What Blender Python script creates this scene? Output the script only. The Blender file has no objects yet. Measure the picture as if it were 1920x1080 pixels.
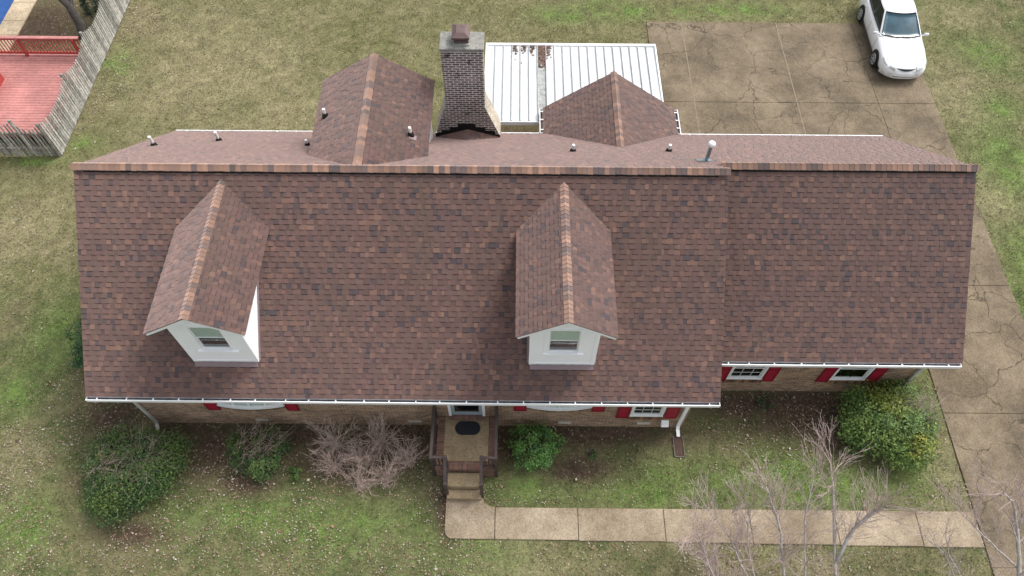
import bpy, math, random
import numpy as np
from mathutils import Vector, Matrix
random.seed(7)
rng = np.random.default_rng(11)
C = bpy.context.scene.collection
sc = bpy.context.scene

# ------------------------------------------------------------------ camera, sky, sun, exposure
cd = bpy.data.cameras.new('camera')
cam = bpy.data.objects.new('camera', cd)
C.objects.link(cam)
cd.sensor_width = 36.0
cd.lens = 26.017
cd.clip_end = 2000
r_ = Vector((0.9999570885, 0.0091477725, 0.0014626572))
u_ = Vector((-0.0085421809, 0.8493824519, 0.5277087092))
w_ = Vector((-0.0035850039, 0.5276985586, -0.8494241455))
M = Matrix((r_, u_, -w_)).transposed().to_4x4()
M.translation = Vector((0, -12.965, 21.552))
cam.matrix_world = M
sc.camera = cam

SUN = Vector((0.46, 0.36, 0.81)).normalized()
el = math.asin(SUN.z)
az = math.atan2(SUN.x, SUN.y)
wd = bpy.data.worlds.new('World')
sc.world = wd
wd.use_nodes = True
nt = wd.node_tree
sky = nt.nodes.new('ShaderNodeTexSky')
sky.sky_type = 'NISHITA'
sky.sun_disc = False
sky.sun_elevation = el
sky.sun_rotation = az
sky.dust_density = 4.0
sky.air_density = 1.0
hs = nt.nodes.new('ShaderNodeHueSaturation')
hs.inputs['Saturation'].default_value = 0.32
nt.links.new(sky.outputs[0], hs.inputs['Color'])
bg = nt.nodes['Background']
bg.inputs['Strength'].default_value = 0.15
nt.links.new(hs.outputs[0], bg.inputs['Color'])
sl = bpy.data.lights.new('sun', 'SUN')
sl.energy = 0.85
sl.angle = math.radians(14)
sl.color = (1.0, 0.985, 0.965)
so = bpy.data.objects.new('sun', sl)
C.objects.link(so)
so.rotation_euler = (-SUN).to_track_quat('-Z', 'Y').to_euler()
so.location = (10, 10, 40)
vs = sc.view_settings
vs.view_transform = 'Standard'
vs.look = 'None'
vs.exposure = 0.90
vs.gamma = 1.0
sc.cycles.max_bounces = 6

# ------------------------------------------------------------------ materials
def nodes(m):
    m.use_nodes = True
    t = m.node_tree
    return t, t.nodes, t.links, t.nodes['Principled BSDF']

def vary(t, col, scale, amt, coord='Object', detail=5.0):
    """multiply a colour socket by noise around 1"""
    n, l = t.nodes, t.links
    tc = n.new('ShaderNodeTexCoord')
    no = n.new('ShaderNodeTexNoise')
    no.inputs['Scale'].default_value = scale
    no.inputs['Detail'].default_value = detail
    no.inputs['Roughness'].default_value = 0.65
    l.new(tc.outputs[coord], no.inputs['Vector'])
    mr = n.new('ShaderNodeMapRange')
    mr.inputs['From Min'].default_value = 0.25
    mr.inputs['From Max'].default_value = 0.75
    mr.inputs['To Min'].default_value = 1 - amt
    mr.inputs['To Max'].default_value = 1 + amt
    l.new(no.outputs['Fac'], mr.inputs['Value'])
    mx = n.new('ShaderNodeVectorMath')
    mx.operation = 'SCALE'
    l.new(col, mx.inputs[0])
    l.new(mr.outputs[0], mx.inputs['Scale'])
    return mx.outputs[0]

def streaks(t, col):
    """faint weather streaks that run down the slope, plus a few browner patches"""
    n, l = t.nodes, t.links
    tc = n.new('ShaderNodeTexCoord')
    mp = n.new('ShaderNodeMapping'); mp.inputs['Scale'].default_value = (1.6, .16, .16)
    l.new(tc.outputs['Object'], mp.inputs['Vector'])
    no = n.new('ShaderNodeTexNoise'); no.inputs['Scale'].default_value = 1.4; no.inputs['Detail'].default_value = 5
    l.new(mp.outputs[0], no.inputs['Vector'])
    mr = n.new('ShaderNodeMapRange'); mr.inputs['From Min'].default_value = .52; mr.inputs['From Max'].default_value = .72; mr.inputs['To Max'].default_value = .34
    l.new(no.outputs['Fac'], mr.inputs['Value'])
    mx = n.new('ShaderNodeMix'); mx.data_type = 'RGBA'
    l.new(mr.outputs[0], mx.inputs['Factor']); l.new(col, mx.inputs['A']); mx.inputs['B'].default_value = (.115, .082, .058, 1)
    return mx.outputs['Result']

def mat(name, col, rough=0.7, metal=0.0, spec=0.4, noise=None, noise2=None, coat=0.0, bump=None):
    m = bpy.data.materials.new(name)
    t, n, l, b = nodes(m)
    b.inputs['Roughness'].default_value = rough
    b.inputs['Metallic'].default_value = metal
    b.inputs['Specular IOR Level'].default_value = spec
    b.inputs['Coat Weight'].default_value = coat
    rgb = n.new('ShaderNodeRGB')
    rgb.outputs[0].default_value = (*col, 1)
    s = rgb.outputs[0]
    if noise: s = vary(t, s, *noise)
    if noise2: s = vary(t, s, *noise2)
    l.new(s, b.inputs['Base Color'])
    if bump:
        tc = n.new('ShaderNodeTexCoord')
        no = n.new('ShaderNodeTexNoise')
        no.inputs['Scale'].default_value = bump[0]
        l.new(tc.outputs['Object'], no.inputs['Vector'])
        bp = n.new('ShaderNodeBump')
        bp.inputs['Strength'].default_value = bump[1]
        bp.inputs['Distance'].default_value = 0.01
        l.new(no.outputs['Fac'], bp.inputs['Height'])
        l.new(bp.outputs[0], b.inputs['Normal'])
    return m

def mat_attr(name, rough=0.85, noises=((40, .18),), spec=0.25, trans=0.0, sheen=0.0):
    """albedo from the face colour attribute, broken up by noise"""
    m = bpy.data.materials.new(name)
    t, n, l, b = nodes(m)
    b.inputs['Roughness'].default_value = rough
    b.inputs['Specular IOR Level'].default_value = spec
    if sheen:
        b.inputs['Diffuse Roughness'].default_value = 1.0
        b.inputs['Sheen Weight'].default_value = sheen; b.inputs['Sheen Roughness'].default_value = .55
        b.inputs['Sheen Tint'].default_value = (1, .80, .73, 1)
    a = n.new('ShaderNodeAttribute')
    a.attribute_name = 'Col'
    s = a.outputs['Color']
    for x in noises: s = vary(t, s, *x)
    if sheen: s = streaks(t, s)
    l.new(s, b.inputs['Base Color'])
    if trans:
        tr = n.new('ShaderNodeBsdfTranslucent')
        l.new(s, tr.inputs['Color'])
        mx = n.new('ShaderNodeMixShader')
        mx.inputs[0].default_value = trans
        l.new(b.outputs[0], mx.inputs[1])
        l.new(tr.outputs[0], mx.inputs[2])
        l.new(mx.outputs[0], n['Material Output'].inputs['Surface'])
    return m

def mat_brick(name, c1, c2, mortar, axis='xz', bw=0.21, bh=0.075, msize=0.012, stain=0.25, patch=None, bias=0.0):
    m = bpy.data.materials.new(name)
    t, n, l, b = nodes(m)
    b.inputs['Roughness'].default_value = 0.9
    b.inputs['Specular IOR Level'].default_value = 0.2
    tc = n.new('ShaderNodeTexCoord')
    sp = n.new('ShaderNodeSeparateXYZ')
    l.new(tc.outputs['Object'], sp.inputs[0])
    geo = n.new('ShaderNodeNewGeometry')
    sn = n.new('ShaderNodeSeparateXYZ')
    l.new(geo.outputs['Normal'], sn.inputs[0])
    ab = n.new('ShaderNodeMath'); ab.operation = 'ABSOLUTE'
    l.new(sn.outputs['X'], ab.inputs[0])
    gt = n.new('ShaderNodeMath'); gt.operation = 'GREATER_THAN'; gt.inputs[1].default_value = 0.6
    l.new(ab.outputs[0], gt.inputs[0])
    mu = n.new('ShaderNodeMix'); mu.data_type = 'FLOAT'
    l.new(gt.outputs[0], mu.inputs['Factor'])
    l.new(sp.outputs['X'], mu.inputs['A'])
    l.new(sp.outputs['Y'], mu.inputs['B'])
    cb = n.new('ShaderNodeCombineXYZ')
    l.new(mu.outputs['Result'], cb.inputs['X'])
    if axis == 'xz': l.new(sp.outputs['Z'], cb.inputs['Y'])
    else: l.new(sp.outputs['Y'], cb.inputs['Y'])
    br = n.new('ShaderNodeTexBrick')
    br.inputs['Scale'].default_value = 1.0
    br.inputs['Brick Width'].default_value = bw
    br.inputs['Row Height'].default_value = bh
    br.inputs['Mortar Size'].default_value = msize
    br.inputs['Mortar Smooth'].default_value = 0.15
    br.inputs['Bias'].default_value = bias
    br.inputs['Color1'].default_value = (*c1, 1)
    br.inputs['Color2'].default_value = (*c2, 1)
    br.inputs['Mortar'].default_value = (*mortar, 1)
    l.new(cb.outputs[0], br.inputs['Vector'])
    s = vary(t, br.outputs['Color'], 1.3, stain)
    s = vary(t, s, 9.0, stain * 0.8)
    if patch:   # sooty and lichen weathering with its own outline
        no = n.new('ShaderNodeTexNoise')
        no.inputs['Scale'].default_value = patch[1]
        no.inputs['Detail'].default_value = 7
        l.new(tc.outputs['Object'], no.inputs['Vector'])
        rp = n.new('ShaderNodeMapRange')
        rp.inputs['From Min'].default_value = patch[2]
        rp.inputs['From Max'].default_value = patch[2] + 0.12
        l.new(no.outputs['Fac'], rp.inputs['Value'])
        mx = n.new('ShaderNodeMix'); mx.data_type = 'RGBA'
        l.new(rp.outputs[0], mx.inputs['Factor'])
        l.new(s, mx.inputs['A'])
        mx.inputs['B'].default_value = (*patch[0], 1)
        s = mx.outputs['Result']
    l.new(s, b.inputs['Base Color'])
    bp = n.new('ShaderNodeBump')
    bp.inputs['Strength'].default_value = 0.6
    bp.inputs['Distance'].default_value = 0.008
    iv = n.new('ShaderNodeMath'); iv.operation = 'SUBTRACT'; iv.inputs[0].default_value = 1
    l.new(br.outputs['Fac'], iv.inputs[1])
    l.new(iv.outputs[0], bp.inputs['Height'])
    l.new(bp.outputs[0], b.inputs['Normal'])
    return m

def mat_concrete(name, col, dark, crack=True, agg=70.0):
    m = bpy.data.materials.new(name)
    t, n, l, b = nodes(m)
    b.inputs['Roughness'].default_value = 0.92
    b.inputs['Specular IOR Level'].default_value = 0.2
    tc = n.new('ShaderNodeTexCoord')
    n1 = n.new('ShaderNodeTexNoise'); n1.inputs['Scale'].default_value = 0.55; n1.inputs['Detail'].default_value = 8; n1.inputs['Roughness'].default_value = .62
    l.new(tc.outputs['Object'], n1.inputs['Vector'])
    mr = n.new('ShaderNodeMapRange'); mr.inputs['From Min'].default_value = .36; mr.inputs['From Max'].default_value = .64
    l.new(n1.outputs['Fac'], mr.inputs['Value'])
    mx = n.new('ShaderNodeMix'); mx.data_type = 'RGBA'
    l.new(mr.outputs[0], mx.inputs['Factor'])
    mx.inputs['A'].default_value = (*dark, 1)
    mx.inputs['B'].default_value = (*col, 1)
    s = vary(t, mx.outputs['Result'], 4.0, .16)
    # exposed aggregate: pebbles of different tints
    vo = n.new('ShaderNodeTexVoronoi'); vo.inputs['Scale'].default_value = agg * .45
    l.new(tc.outputs['Object'], vo.inputs['Vector'])
    bw = n.new('ShaderNodeRGBToBW'); l.new(vo.outputs['Color'], bw.inputs[0])
    m2 = n.new('ShaderNodeMapRange'); m2.inputs['To Min'].default_value = .68; m2.inputs['To Max'].default_value = 1.34
    l.new(bw.outputs[0], m2.inputs['Value'])
    sc2 = n.new('ShaderNodeVectorMath'); sc2.operation = 'SCALE'
    l.new(s, sc2.inputs[0]); l.new(m2.outputs[0], sc2.inputs['Scale'])
    s = sc2.outputs[0]
    if crack:
        nd = n.new('ShaderNodeTexNoise'); nd.inputs['Scale'].default_value = 1.1; nd.inputs['Detail'].default_value = 6
        l.new(tc.outputs['Object'], nd.inputs['Vector'])
        ad = n.new('ShaderNodeMix'); ad.data_type = 'VECTOR'; ad.inputs['Factor'].default_value = .55
        l.new(tc.outputs['Object'], ad.inputs['A']); l.new(nd.outputs['Color'], ad.inputs['B'])
        v2 = n.new('ShaderNodeTexVoronoi'); v2.feature = 'DISTANCE_TO_EDGE'; v2.inputs['Scale'].default_value = 1.45
        l.new(ad.outputs['Result'], v2.inputs['Vector'])
        m3 = n.new('ShaderNodeMapRange'); m3.inputs['From Min'].default_value = .004; m3.inputs['From Max'].default_value = .015
        m3.inputs['To Min'].default_value = 1; m3.inputs['To Max'].default_value = 0
        l.new(v2.outputs['Distance'], m3.inputs['Value'])
        n4 = n.new('ShaderNodeTexNoise'); n4.inputs['Scale'].default_value = .35; n4.inputs['Detail'].default_value = 3
        l.new(tc.outputs['Object'], n4.inputs['Vector'])
        m4 = n.new('ShaderNodeMapRange'); m4.inputs['From Min'].default_value = .36; m4.inputs['From Max'].default_value = .48; m4.inputs['To Max'].default_value = .82
        l.new(n4.outputs['Fac'], m4.inputs['Value'])
        mu = n.new('ShaderNodeMath'); mu.operation = 'MULTIPLY'
        l.new(m3.outputs[0], mu.inputs[0]); l.new(m4.outputs[0], mu.inputs[1])
        m5 = n.new('ShaderNodeMix'); m5.data_type = 'RGBA'
        l.new(mu.outputs[0], m5.inputs['Factor']); l.new(s, m5.inputs['A'])
        m5.inputs['B'].default_value = (.055, .045, .03, 1)
        s = m5.outputs['Result']
    l.new(s, b.inputs['Base Color'])
    return m

def mat_glass(name, tint=(.93, .97, .955), mixv=0.6):
    m = bpy.data.materials.new(name)
    t, n, l, b = nodes(m)
    tr = n.new('ShaderNodeBsdfTransparent'); tr.inputs[0].default_value = (*tint, 1)
    gl = n.new('ShaderNodeBsdfGlossy'); gl.inputs['Roughness'].default_value = .03
    fr = n.new('ShaderNodeFresnel'); fr.inputs[0].default_value = 1.5
    ad = n.new('ShaderNodeMath'); ad.operation = 'ADD'; ad.inputs[1].default_value = mixv * .3
    l.new(fr.outputs[0], ad.inputs[0])
    gb = n.new('ShaderNodeNewGeometry'); fb = n.new('ShaderNodeMath'); fb.operation = 'SUBTRACT'; fb.inputs[0].default_value = 1
    l.new(gb.outputs['Backfacing'], fb.inputs[1])
    mf = n.new('ShaderNodeMath'); mf.operation = 'MULTIPLY'; l.new(ad.outputs[0], mf.inputs[0]); l.new(fb.outputs[0], mf.inputs[1])
    ad = mf
    mx = n.new('ShaderNodeMixShader')
    l.new(ad.outputs[0], mx.inputs[0]); l.new(tr.outputs[0], mx.inputs[1]); l.new(gl.outputs[0], mx.inputs[2])
    l.new(mx.outputs[0], n['Material Output'].inputs['Surface'])
    return m

MT = dict(
    shingle=mat_attr('shingle granules', .95, ((120, .12), (1.2, .07), (.35, .06)), .15, sheen=.5),
    deckwood=mat('roof deck edge', (.05, .035, .03), .9),
    black=mat('black rubber', (.008, .008, .009), .6),
    vent=mat('black ridge vent', (.006, .006, .006), .9),
    white=mat('white painted aluminium', (.86, .865, .86), .45, noise=(3, .05)),
    siding=mat('white vinyl siding', (.92, .93, .935), .5, noise=(1.5, .03)),
    greytrim=mat('grey downspout paint', (.46, .44, .40), .55, noise=(3, .1)),
    gutterin=mat('gutter trough with grit', (.10, .10, .11), .85, noise=(14, .7), noise2=(3, .6)),
    flash=mat('mauve coil flashing', (.22, .16, .165), .55, noise=(2, .12)),
    brick=mat_brick('tan brown brick', (.40, .235, .14), (.135, .088, .065), (.36, .29, .205), stain=.3),
    chimbrick=mat_brick('weathered chimney brick', (.185, .143, .127), (.078, .066, .063), (.66, .63, .59), bw=.225, bh=.084, msize=.0135, stain=.35, patch=((.03, .026, .022), 2.6, .60)),
    paleside=mat_brick('pale beige brick', (.44, .39, .31), (.33, .28, .21), (.52, .48, .40), stain=.4),  # paler beige brick for the right shoulder slope of the chimney
    washcap=mat('mortar wash', (.46, .42, .34), .9, noise=(4, .25)),
    crown=mat('concrete chimney crown', (.23, .225, .20), .9, noise=(5, .45), noise2=(18, .3)),
    rust=mat('rusty flue cap', (.125, .082, .075), .6, metal=.2, noise=(6, .3)),
    red=mat('crimson shutter paint', (.31, .012, .032), .5, noise=(3, .06)),
    redframe=mat('crimson shutter rail', (.20, .008, .02), .5),
    glass=mat_glass('window glass'),
    room=mat('dark room', (.02, .023, .026), .9),
    blind=mat('drawn blind', (.74, .77, .73), .8),
    winframe=mat('white vinyl window', (.76, .77, .76), .45),
    stormdoor=mat('pale blue grey storm door', (.30, .36, .38), .5),
    wood=mat('dark brown porch wood', (.062, .044, .040), .7, noise=(6, .3)),
    porchbrick=mat_brick('porch brick', (.20, .105, .07), (.11, .06, .045), (.2, .16, .12), stain=.3),
    rowlock=mat_brick('rowlock brick', (.24, .12, .085), (.13, .07, .055), (.17, .13, .1), axis='xy', bw=.082, bh=.40, msize=.011, stain=.25),
    sidebrick=mat_brick('porch border brick', (.22, .11, .08), (.12, .065, .05), (.17, .13, .1), axis='xy', bw=.40, bh=.082, msize=.011, stain=.25),
    aggregate=mat_concrete('porch aggregate', (.36, .275, .17), (.20, .15, .09), crack=False, agg=110),
    walk=mat_concrete('walkway aggregate', (.37, .30, .215), (.205, .16, .105), crack=False, agg=90),
    drive=mat_concrete('driveway aggregate', (.210, .166, .112), (.112, .088, .059), crack=True, agg=75),
    patio=mat_concrete('patio concrete', (.40, .31, .17), (.27, .21, .12), crack=False, agg=60),
    joint=mat('joint filler', (.06, .05, .04), .95),
    pale_joint=mat('pale joint mortar', (.235, .19, .13), .95, noise=(9, .3)),
    pvc=mat('white pvc', (.8, .8, .78), .45),
    galv=mat('galvanised flue', (.30, .36, .40), .4, metal=.6),
    carpaint=mat('white car paint', (.82, .83, .84), .28, spec=.5, coat=.6),
    carglass=mat('car windscreen glass', (.035, .085, .11), .04, spec=.6, noise=(2.5, .55)),  # noise blotches in the colour stand in for reflections on the glass
    cardark=mat('dark side glass', (.012, .02, .018), .08, spec=.4, noise=(3, .5)),
    tyre=mat('tyre rubber', (.012, .012, .012), .85),
    rim=mat('alloy rim', (.55, .56, .57), .35, metal=.6),
    lamp=mat('headlamp lens', (.60, .62, .58), .12, spec=.6, noise=(9, .25)),
    grille=mat('dark grille', (.05, .055, .06), .4),
    fence=mat_attr('weathered grey fence board', .95, ((5, .4), (24, .6)), .15),
    reddeck=mat('faded red deck stain', (.42, .18, .16), .75, noise=(.9, .28), noise2=(7, .2)),
    redrail=mat('red rail stain', (.40, .06, .05), .7, noise=(4, .2)),
    coping=mat_concrete('pool coping', (.48, .39, .27), (.34, .27, .18), crack=False, agg=60),
    pool=mat('blue pool cover', (.012, .065, .23), .5, noise=(2, .3)),
    bark=mat('pale grey bark', (.37, .34, .31), .9, noise=(9, .4)),
    twig=mat('pinkish grey twig bark', (.42, .325, .295), .9, noise=(5, .3)),
    drytwig=mat('straw coloured dry twig', (.47, .365, .31), .9, noise=(4, .35)),
    deadtwig=mat('grey brown dead twig', (.31, .245, .195), .9, noise=(4, .35)),
    darkbark=mat('dark rough bark', (.085, .075, .065), .95, noise=(7, .5)),
    leaf=mat_attr('shrub leaf', .55, ((9, .2),), .4, trans=.2),
    litter=mat_attr('dead leaf', .85, ((9, .15),), .2),
    blade=mat_attr('grass blade', .7, ((3, .1),), .2, trans=.2),
    panel=mat('white metal roof panel', (.58, .595, .59), .4, noise=(2.2, .10), noise2=(.8, .08)),
    dirtpanel=mat('stained metal panel', (.33, .335, .315), .7, noise=(6, .5), noise2=(25, .4)),
    rib=mat('panel rib', (.40, .42, .42), .5, noise=(5, .25)),  # grey put into the colour as shading along the ribs
    mat_=mat('black rubber door mat', (.012, .014, .016), .9),
    splash=mat('damp brown trough', (.075, .045, .032), .85, noise=(8, .4)),
    stone=mat('grey stone edge', (.20, .18, .15), .9, noise=(8, .4)),
)

# ------------------------------------------------------------------ mesh builder
class MB:
    def __init__(s): s.v, s.f, s.c, s.m = [], [], [], []
    def face(s, pts, col=(1, 1, 1), m=0):
        k = len(s.v)
        s.v.extend([tuple(p) for p in pts])
        s.f.append(tuple(range(k, k + len(pts))))
        s.c.append(col); s.m.append(m)
    def mesh(s, vs, fs, col=(1, 1, 1), m=0):
        k = len(s.v)
        s.v.extend([tuple(p) for p in vs])
        for f in fs:
            s.f.append(tuple(k + i for i in f)); s.c.append(col); s.m.append(m)
    def box(s, a, b, col=(1, 1, 1), m=0, skip=''):
        x0, y0, z0 = [min(p, q) for p, q in zip(a, b)]; x1, y1, z1 = [max(p, q) for p, q in zip(a, b)]
        vs = [(x0, y0, z0), (x1, y0, z0), (x1, y1, z0), (x0, y1, z0), (x0, y0, z1), (x1, y0, z1), (x1, y1, z1), (x0, y1, z1)]
        fs = {'b': (3, 2, 1, 0), 't': (4, 5, 6, 7), 'f': (0, 1, 5, 4), 'k': (2, 3, 7, 6), 'l': (3, 0, 4, 7), 'r': (1, 2, 6, 5)}
        s.mesh(vs, [f for k, f in fs.items() if k not in skip], col, m)
    def bbox(s, a, b, bev=.008, col=(1, 1, 1), m=0):
        """box with chamfered upright edges and top"""
        x0, y0, z0 = [min(p, q) for p, q in zip(a, b)]; x1, y1, z1 = [max(p, q) for p, q in zip(a, b)]
        def ring(i, z): return [(x0 + i, y0, z), (x1 - i, y0, z), (x1, y0 + i, z), (x1, y1 - i, z), (x1 - i, y1, z), (x0 + i, y1, z), (x0, y1 - i, z), (x0, y0 + i, z)]
        def ins(z): return [(x0 + 2 * bev, y0 + bev, z), (x1 - 2 * bev, y0 + bev, z), (x1 - bev, y0 + 2 * bev, z), (x1 - bev, y1 - 2 * bev, z), (x1 - 2 * bev, y1 - bev, z), (x0 + 2 * bev, y1 - bev, z), (x0 + bev, y1 - 2 * bev, z), (x0 + bev, y0 + 2 * bev, z)]
        vs = ring(bev, z0) + ring(bev, z1 - bev) + ins(z1)
        fs = [(7, 6, 5, 4, 3, 2, 1, 0), tuple(range(16, 24))]
        for a_ in (0, 8):
            for i in range(8):
                j = (i + 1) % 8
                fs.append((a_ + i, a_ + j, a_ + 8 + j, a_ + 8 + i))
        s.mesh(vs, fs, col, m)
    def prism(s, poly, d, col=(1, 1, 1), m=0):
        """extrude a planar polygon by vector d"""
        n = len(poly); d = Vector(d)
        a = [Vector(p) for p in poly]; b = [p + d for p in a]
        s.mesh(a + b, [tuple(reversed(range(n))), tuple(range(n, 2 * n))] + [(i, (i + 1) % n, n + (i + 1) % n, n + i) for i in range(n)], col, m)
    def tube(s, path, rad, n=6, col=(1, 1, 1), m=0, cap=True):
        P = [Vector(p) for p in path]
        if not hasattr(rad, '__len__'): rad = [rad] * len(P)
        ref = None; vs = []
        for i, p in enumerate(P):
            d = (P[min(i + 1, len(P) - 1)] - P[max(i - 1, 0)])
            if d.length < 1e-9: d = Vector((0, 0, 1))
            d.normalize()
            if ref is None: ref = Vector((1, 0, 0)) if abs(d.x) < .8 else Vector((0, 1, 0))
            a = d.cross(ref).normalized(); ref = a.cross(d)
            b = d.cross(a)
            for k in range(n):
                t = 2 * math.pi * k / n
                vs.append(p + (a * math.cos(t) + b * math.sin(t)) * rad[i])
        fs = []
        for i in range(len(P) - 1):
            for k in range(n):
                j = (k + 1) % n
                fs.append((i * n + k, (i + 1) * n + k, (i + 1) * n + j, i * n + j))
        if cap: fs += [tuple(range(n)), tuple(reversed(range((len(P) - 1) * n, len(P) * n)))]
        s.mesh(vs, fs, col, m)
    def lathe(s, prof, c, n=16, col=(1, 1, 1), m=0, axis='z', cap=True):
        vs, fs = [], []
        for r, h in prof:
            for k in range(n):
                t = 2 * math.pi * k / n
                p = (r * math.cos(t), r * math.sin(t), h)
                if axis == 'y': p = (p[0], p[2], p[1])
                if axis == 'x': p = (p[2], p[0], p[1])
                vs.append((c[0] + p[0], c[1] + p[1], c[2] + p[2]))
        for i in range(len(prof) - 1):
            for k in range(n):
                j = (k + 1) % n
                fs.append((i * n + k, i * n + j, (i + 1) * n + j, (i + 1) * n + k))
        if cap: fs += [tuple(reversed(range(n))), tuple(range((len(prof) - 1) * n, len(prof) * n))]
        s.mesh(vs, fs, col, m)
    def build(s, name, mats, parent=None, smooth=False, colors=False, loc=None):
        me = bpy.data.meshes.new(name)
        me.from_pydata(s.v, [], s.f)
        if not isinstance(mats, (list, tuple)): mats = [mats]
        for x in mats: me.materials.append(MT[x] if isinstance(x, str) else x)
        if len(mats) > 1: me.polygons.foreach_set('material_index', s.m)
        if colors:
            at = me.attributes.new('Col', 'FLOAT_COLOR', 'FACE')
            arr = np.ones((len(s.f), 4), np.float32); arr[:, :3] = np.array(s.c, np.float32)
            at.data.foreach_set('color', arr.ravel())
        if smooth: me.polygons.foreach_set('use_smooth', [True] * len(s.f))
        me.update()
        o = bpy.data.objects.new(name, me)
        C.objects.link(o)
        if parent is not None: o.parent = parent
        if loc is not None: o.location = loc
        return o

def raw_mesh(name, V, F, mats, cols=None, parent=None):
    """fast path for big numpy meshes; F is (n,k)"""
    me = bpy.data.meshes.new(name)
    n, k = F.shape
    me.vertices.add(len(V)); me.vertices.foreach_set('co', V.astype(np.float32).ravel())
    me.loops.add(n * k); me.loops.foreach_set('vertex_index', F.astype(np.int32).ravel())
    me.polygons.add(n); me.polygons.foreach_set('loop_start', (np.arange(n) * k).astype(np.int32))
    if cols is not None:
        at = me.attributes.new('Col', 'FLOAT_COLOR', 'FACE')
        a = np.ones((n, 4), np.float32); a[:, :3] = cols
        at.data.foreach_set('color', a.ravel())
    me.materials.append(MT[mats])
    me.update(calc_edges=True)
    me.validate()
    o = bpy.data.objects.new(name, me)
    C.objects.link(o)
    if parent is not None: o.parent = parent
    return o

def empty(name, loc=(0, 0, 0), rz=0):
    o = bpy.data.objects.new(name, None)
    C.objects.link(o)
    o.location = loc; o.rotation_euler = (0, 0, rz)
    o.empty_display_size = .3
    return o
def tag(o, label=None, cat=None, group=None, kind=None):
    if label: o['label'] = label
    if cat: o['category'] = cat
    if group: o['group'] = group
    if kind: o['kind'] = kind
    return o

# ------------------------------------------------------------------ ground cover fields
def hash2(i, j, s):
    h = np.sin(i * 127.1 + j * 311.7 + s * 74.7) * 43758.5453
    return h - np.floor(h)
def vnoise(x, y, sc_, seed):
    x = x * sc_ + seed * 3.1; y = y * sc_ + seed * 7.7
    i, j = np.floor(x), np.floor(y); fx, fy = x - i, y - j
    fx = fx * fx * (3 - 2 * fx); fy = fy * fy * (3 - 2 * fy)
    return (hash2(i, j, seed) * (1 - fx) + hash2(i + 1, j, seed) * fx) * (1 - fy) + (hash2(i, j + 1, seed) * (1 - fx) + hash2(i + 1, j + 1, seed) * fx) * fy
def fbm(x, y, sc_, seed, o=4):
    t = 0; a = .5; tot = 0
    for k in range(o):
        t = t + a * vnoise(x, y, sc_ * 2 ** k, seed + k); tot += a; a *= .6
    return t / tot
BL = dict(
green=[(9.23,-6.32,2.2,.8),(20.1,12.4,1,1),(18.9,6.4,1,2),(4.3,15.1,1.8,.7),(-15.0,-2.0,.8,1.5),(-14,-7.9,1,1),(-5.2,-7.6,2,.8),(-2.5,-7.6,1,.7),(-9.7,-7.35,.7,.5),(.75,-6.56,2.2,.5),(3.7,-6.6,1.5,.5),(13.7,-3.9,.5,.7),(-16.8,6.9,.7,.5),(-18.5,5.94,1.2,.25),(-4.5,9.3,.6,1.2),(7.6,15.1,1.2,.5),(-16.8,11.4,.7,.9),(16.6,.2,.7,1),(-15.6,-3.7,.8,.8),(11.6,-6.1,.8,.6),(8.25,-5.7,1.2,.7),(-1.2,-8.5,1.5,.5),(18.2,1.5,.7,1.8),(19.5,9.3,.8,.7),(5.5,-6.2,2,.6),(-7.5,-7.3,1.5,.6),(2,14.8,1.5,.6),(10,15.2,2,.5)],
straw=[(-12.8,11.4,4,3),(-17.6,2.7,1.6,1.5),(18.2,9.9,1.2,2),(17.8,4.3,1,1),(13.1,-5.8,.6,1.2),(0,-8.7,1.3,.5),(7.3,-8.5,2,.5),(-17,14.5,1,1),(-15.8,5,1,.8),(19.5,14.9,1.2,1),(-14.8,-5.6,.8,.8),(6.5,13.7,1,.6),(-9,8,3,2),(20.5,4,1,1)],
dirt=[(-9.1,-5.2,.9,1),(-7.2,-4.9,2,.5),(-12.3,-4.4,.9,.7),(-3.5,-4.9,1.3,.6),(-3.1,-5.3,.6,.8),(8.9,-4,2,.9),(7.3,-3.8,1.4,.5),(2.2,-4.74,2.7,.45),(9.8,-4.5,1,.9),(1.9,-5.9,.9,.4),(-21,13.9,2.2,1.6),(-10.4,-4.7,.7,.5),(-.2,-5.1,.6,.8),(-4.8,-5.65,1.8,.8),(-10.8,-7.9,.8,.3),(-7.8,-6.2,.9,.6),(-1.9,-7.05,.4,.9),(-9.6,-4.8,1,.4),(-11.5,-6,1.2,1),(11.3,-4.4,1.2,.9)],
leaf=[(-12.9,-3.3,1,1),(-13.8,-4.7,1.2,1.2),(-13.4,-8.5,1.5,1),(-9.9,-8.2,1.5,.6),(-6.3,-6.3,1.2,.8),(-2.8,-6.75,.8,.8),(-7,-7.85,2,.8),(-16.5,13.4,.8,1.5),(-14.5,-6.9,1,1),(-3.9,-8.5,2,.6),(6.5,-8.6,2,.5),(8.9,-4.15,1.5,.8),(-.65,-6.6,.5,.6),(-8.8,-6.3,1,.8),(-19.5,12,2,.5),(-16.8,10,.5,2),(8.6,-5,2,.6),(-15.7,4.6,.3,.3)])
def blob(k, x, y):
    r = np.zeros_like(x)
    for a, b, c, d in BL[k]:
        r = np.maximum(r, np.exp(-(((x - a) / (c * 1.15)) ** 2 + ((y - b) / (d * 1.15)) ** 2) ** 1.2))
    return r
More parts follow.
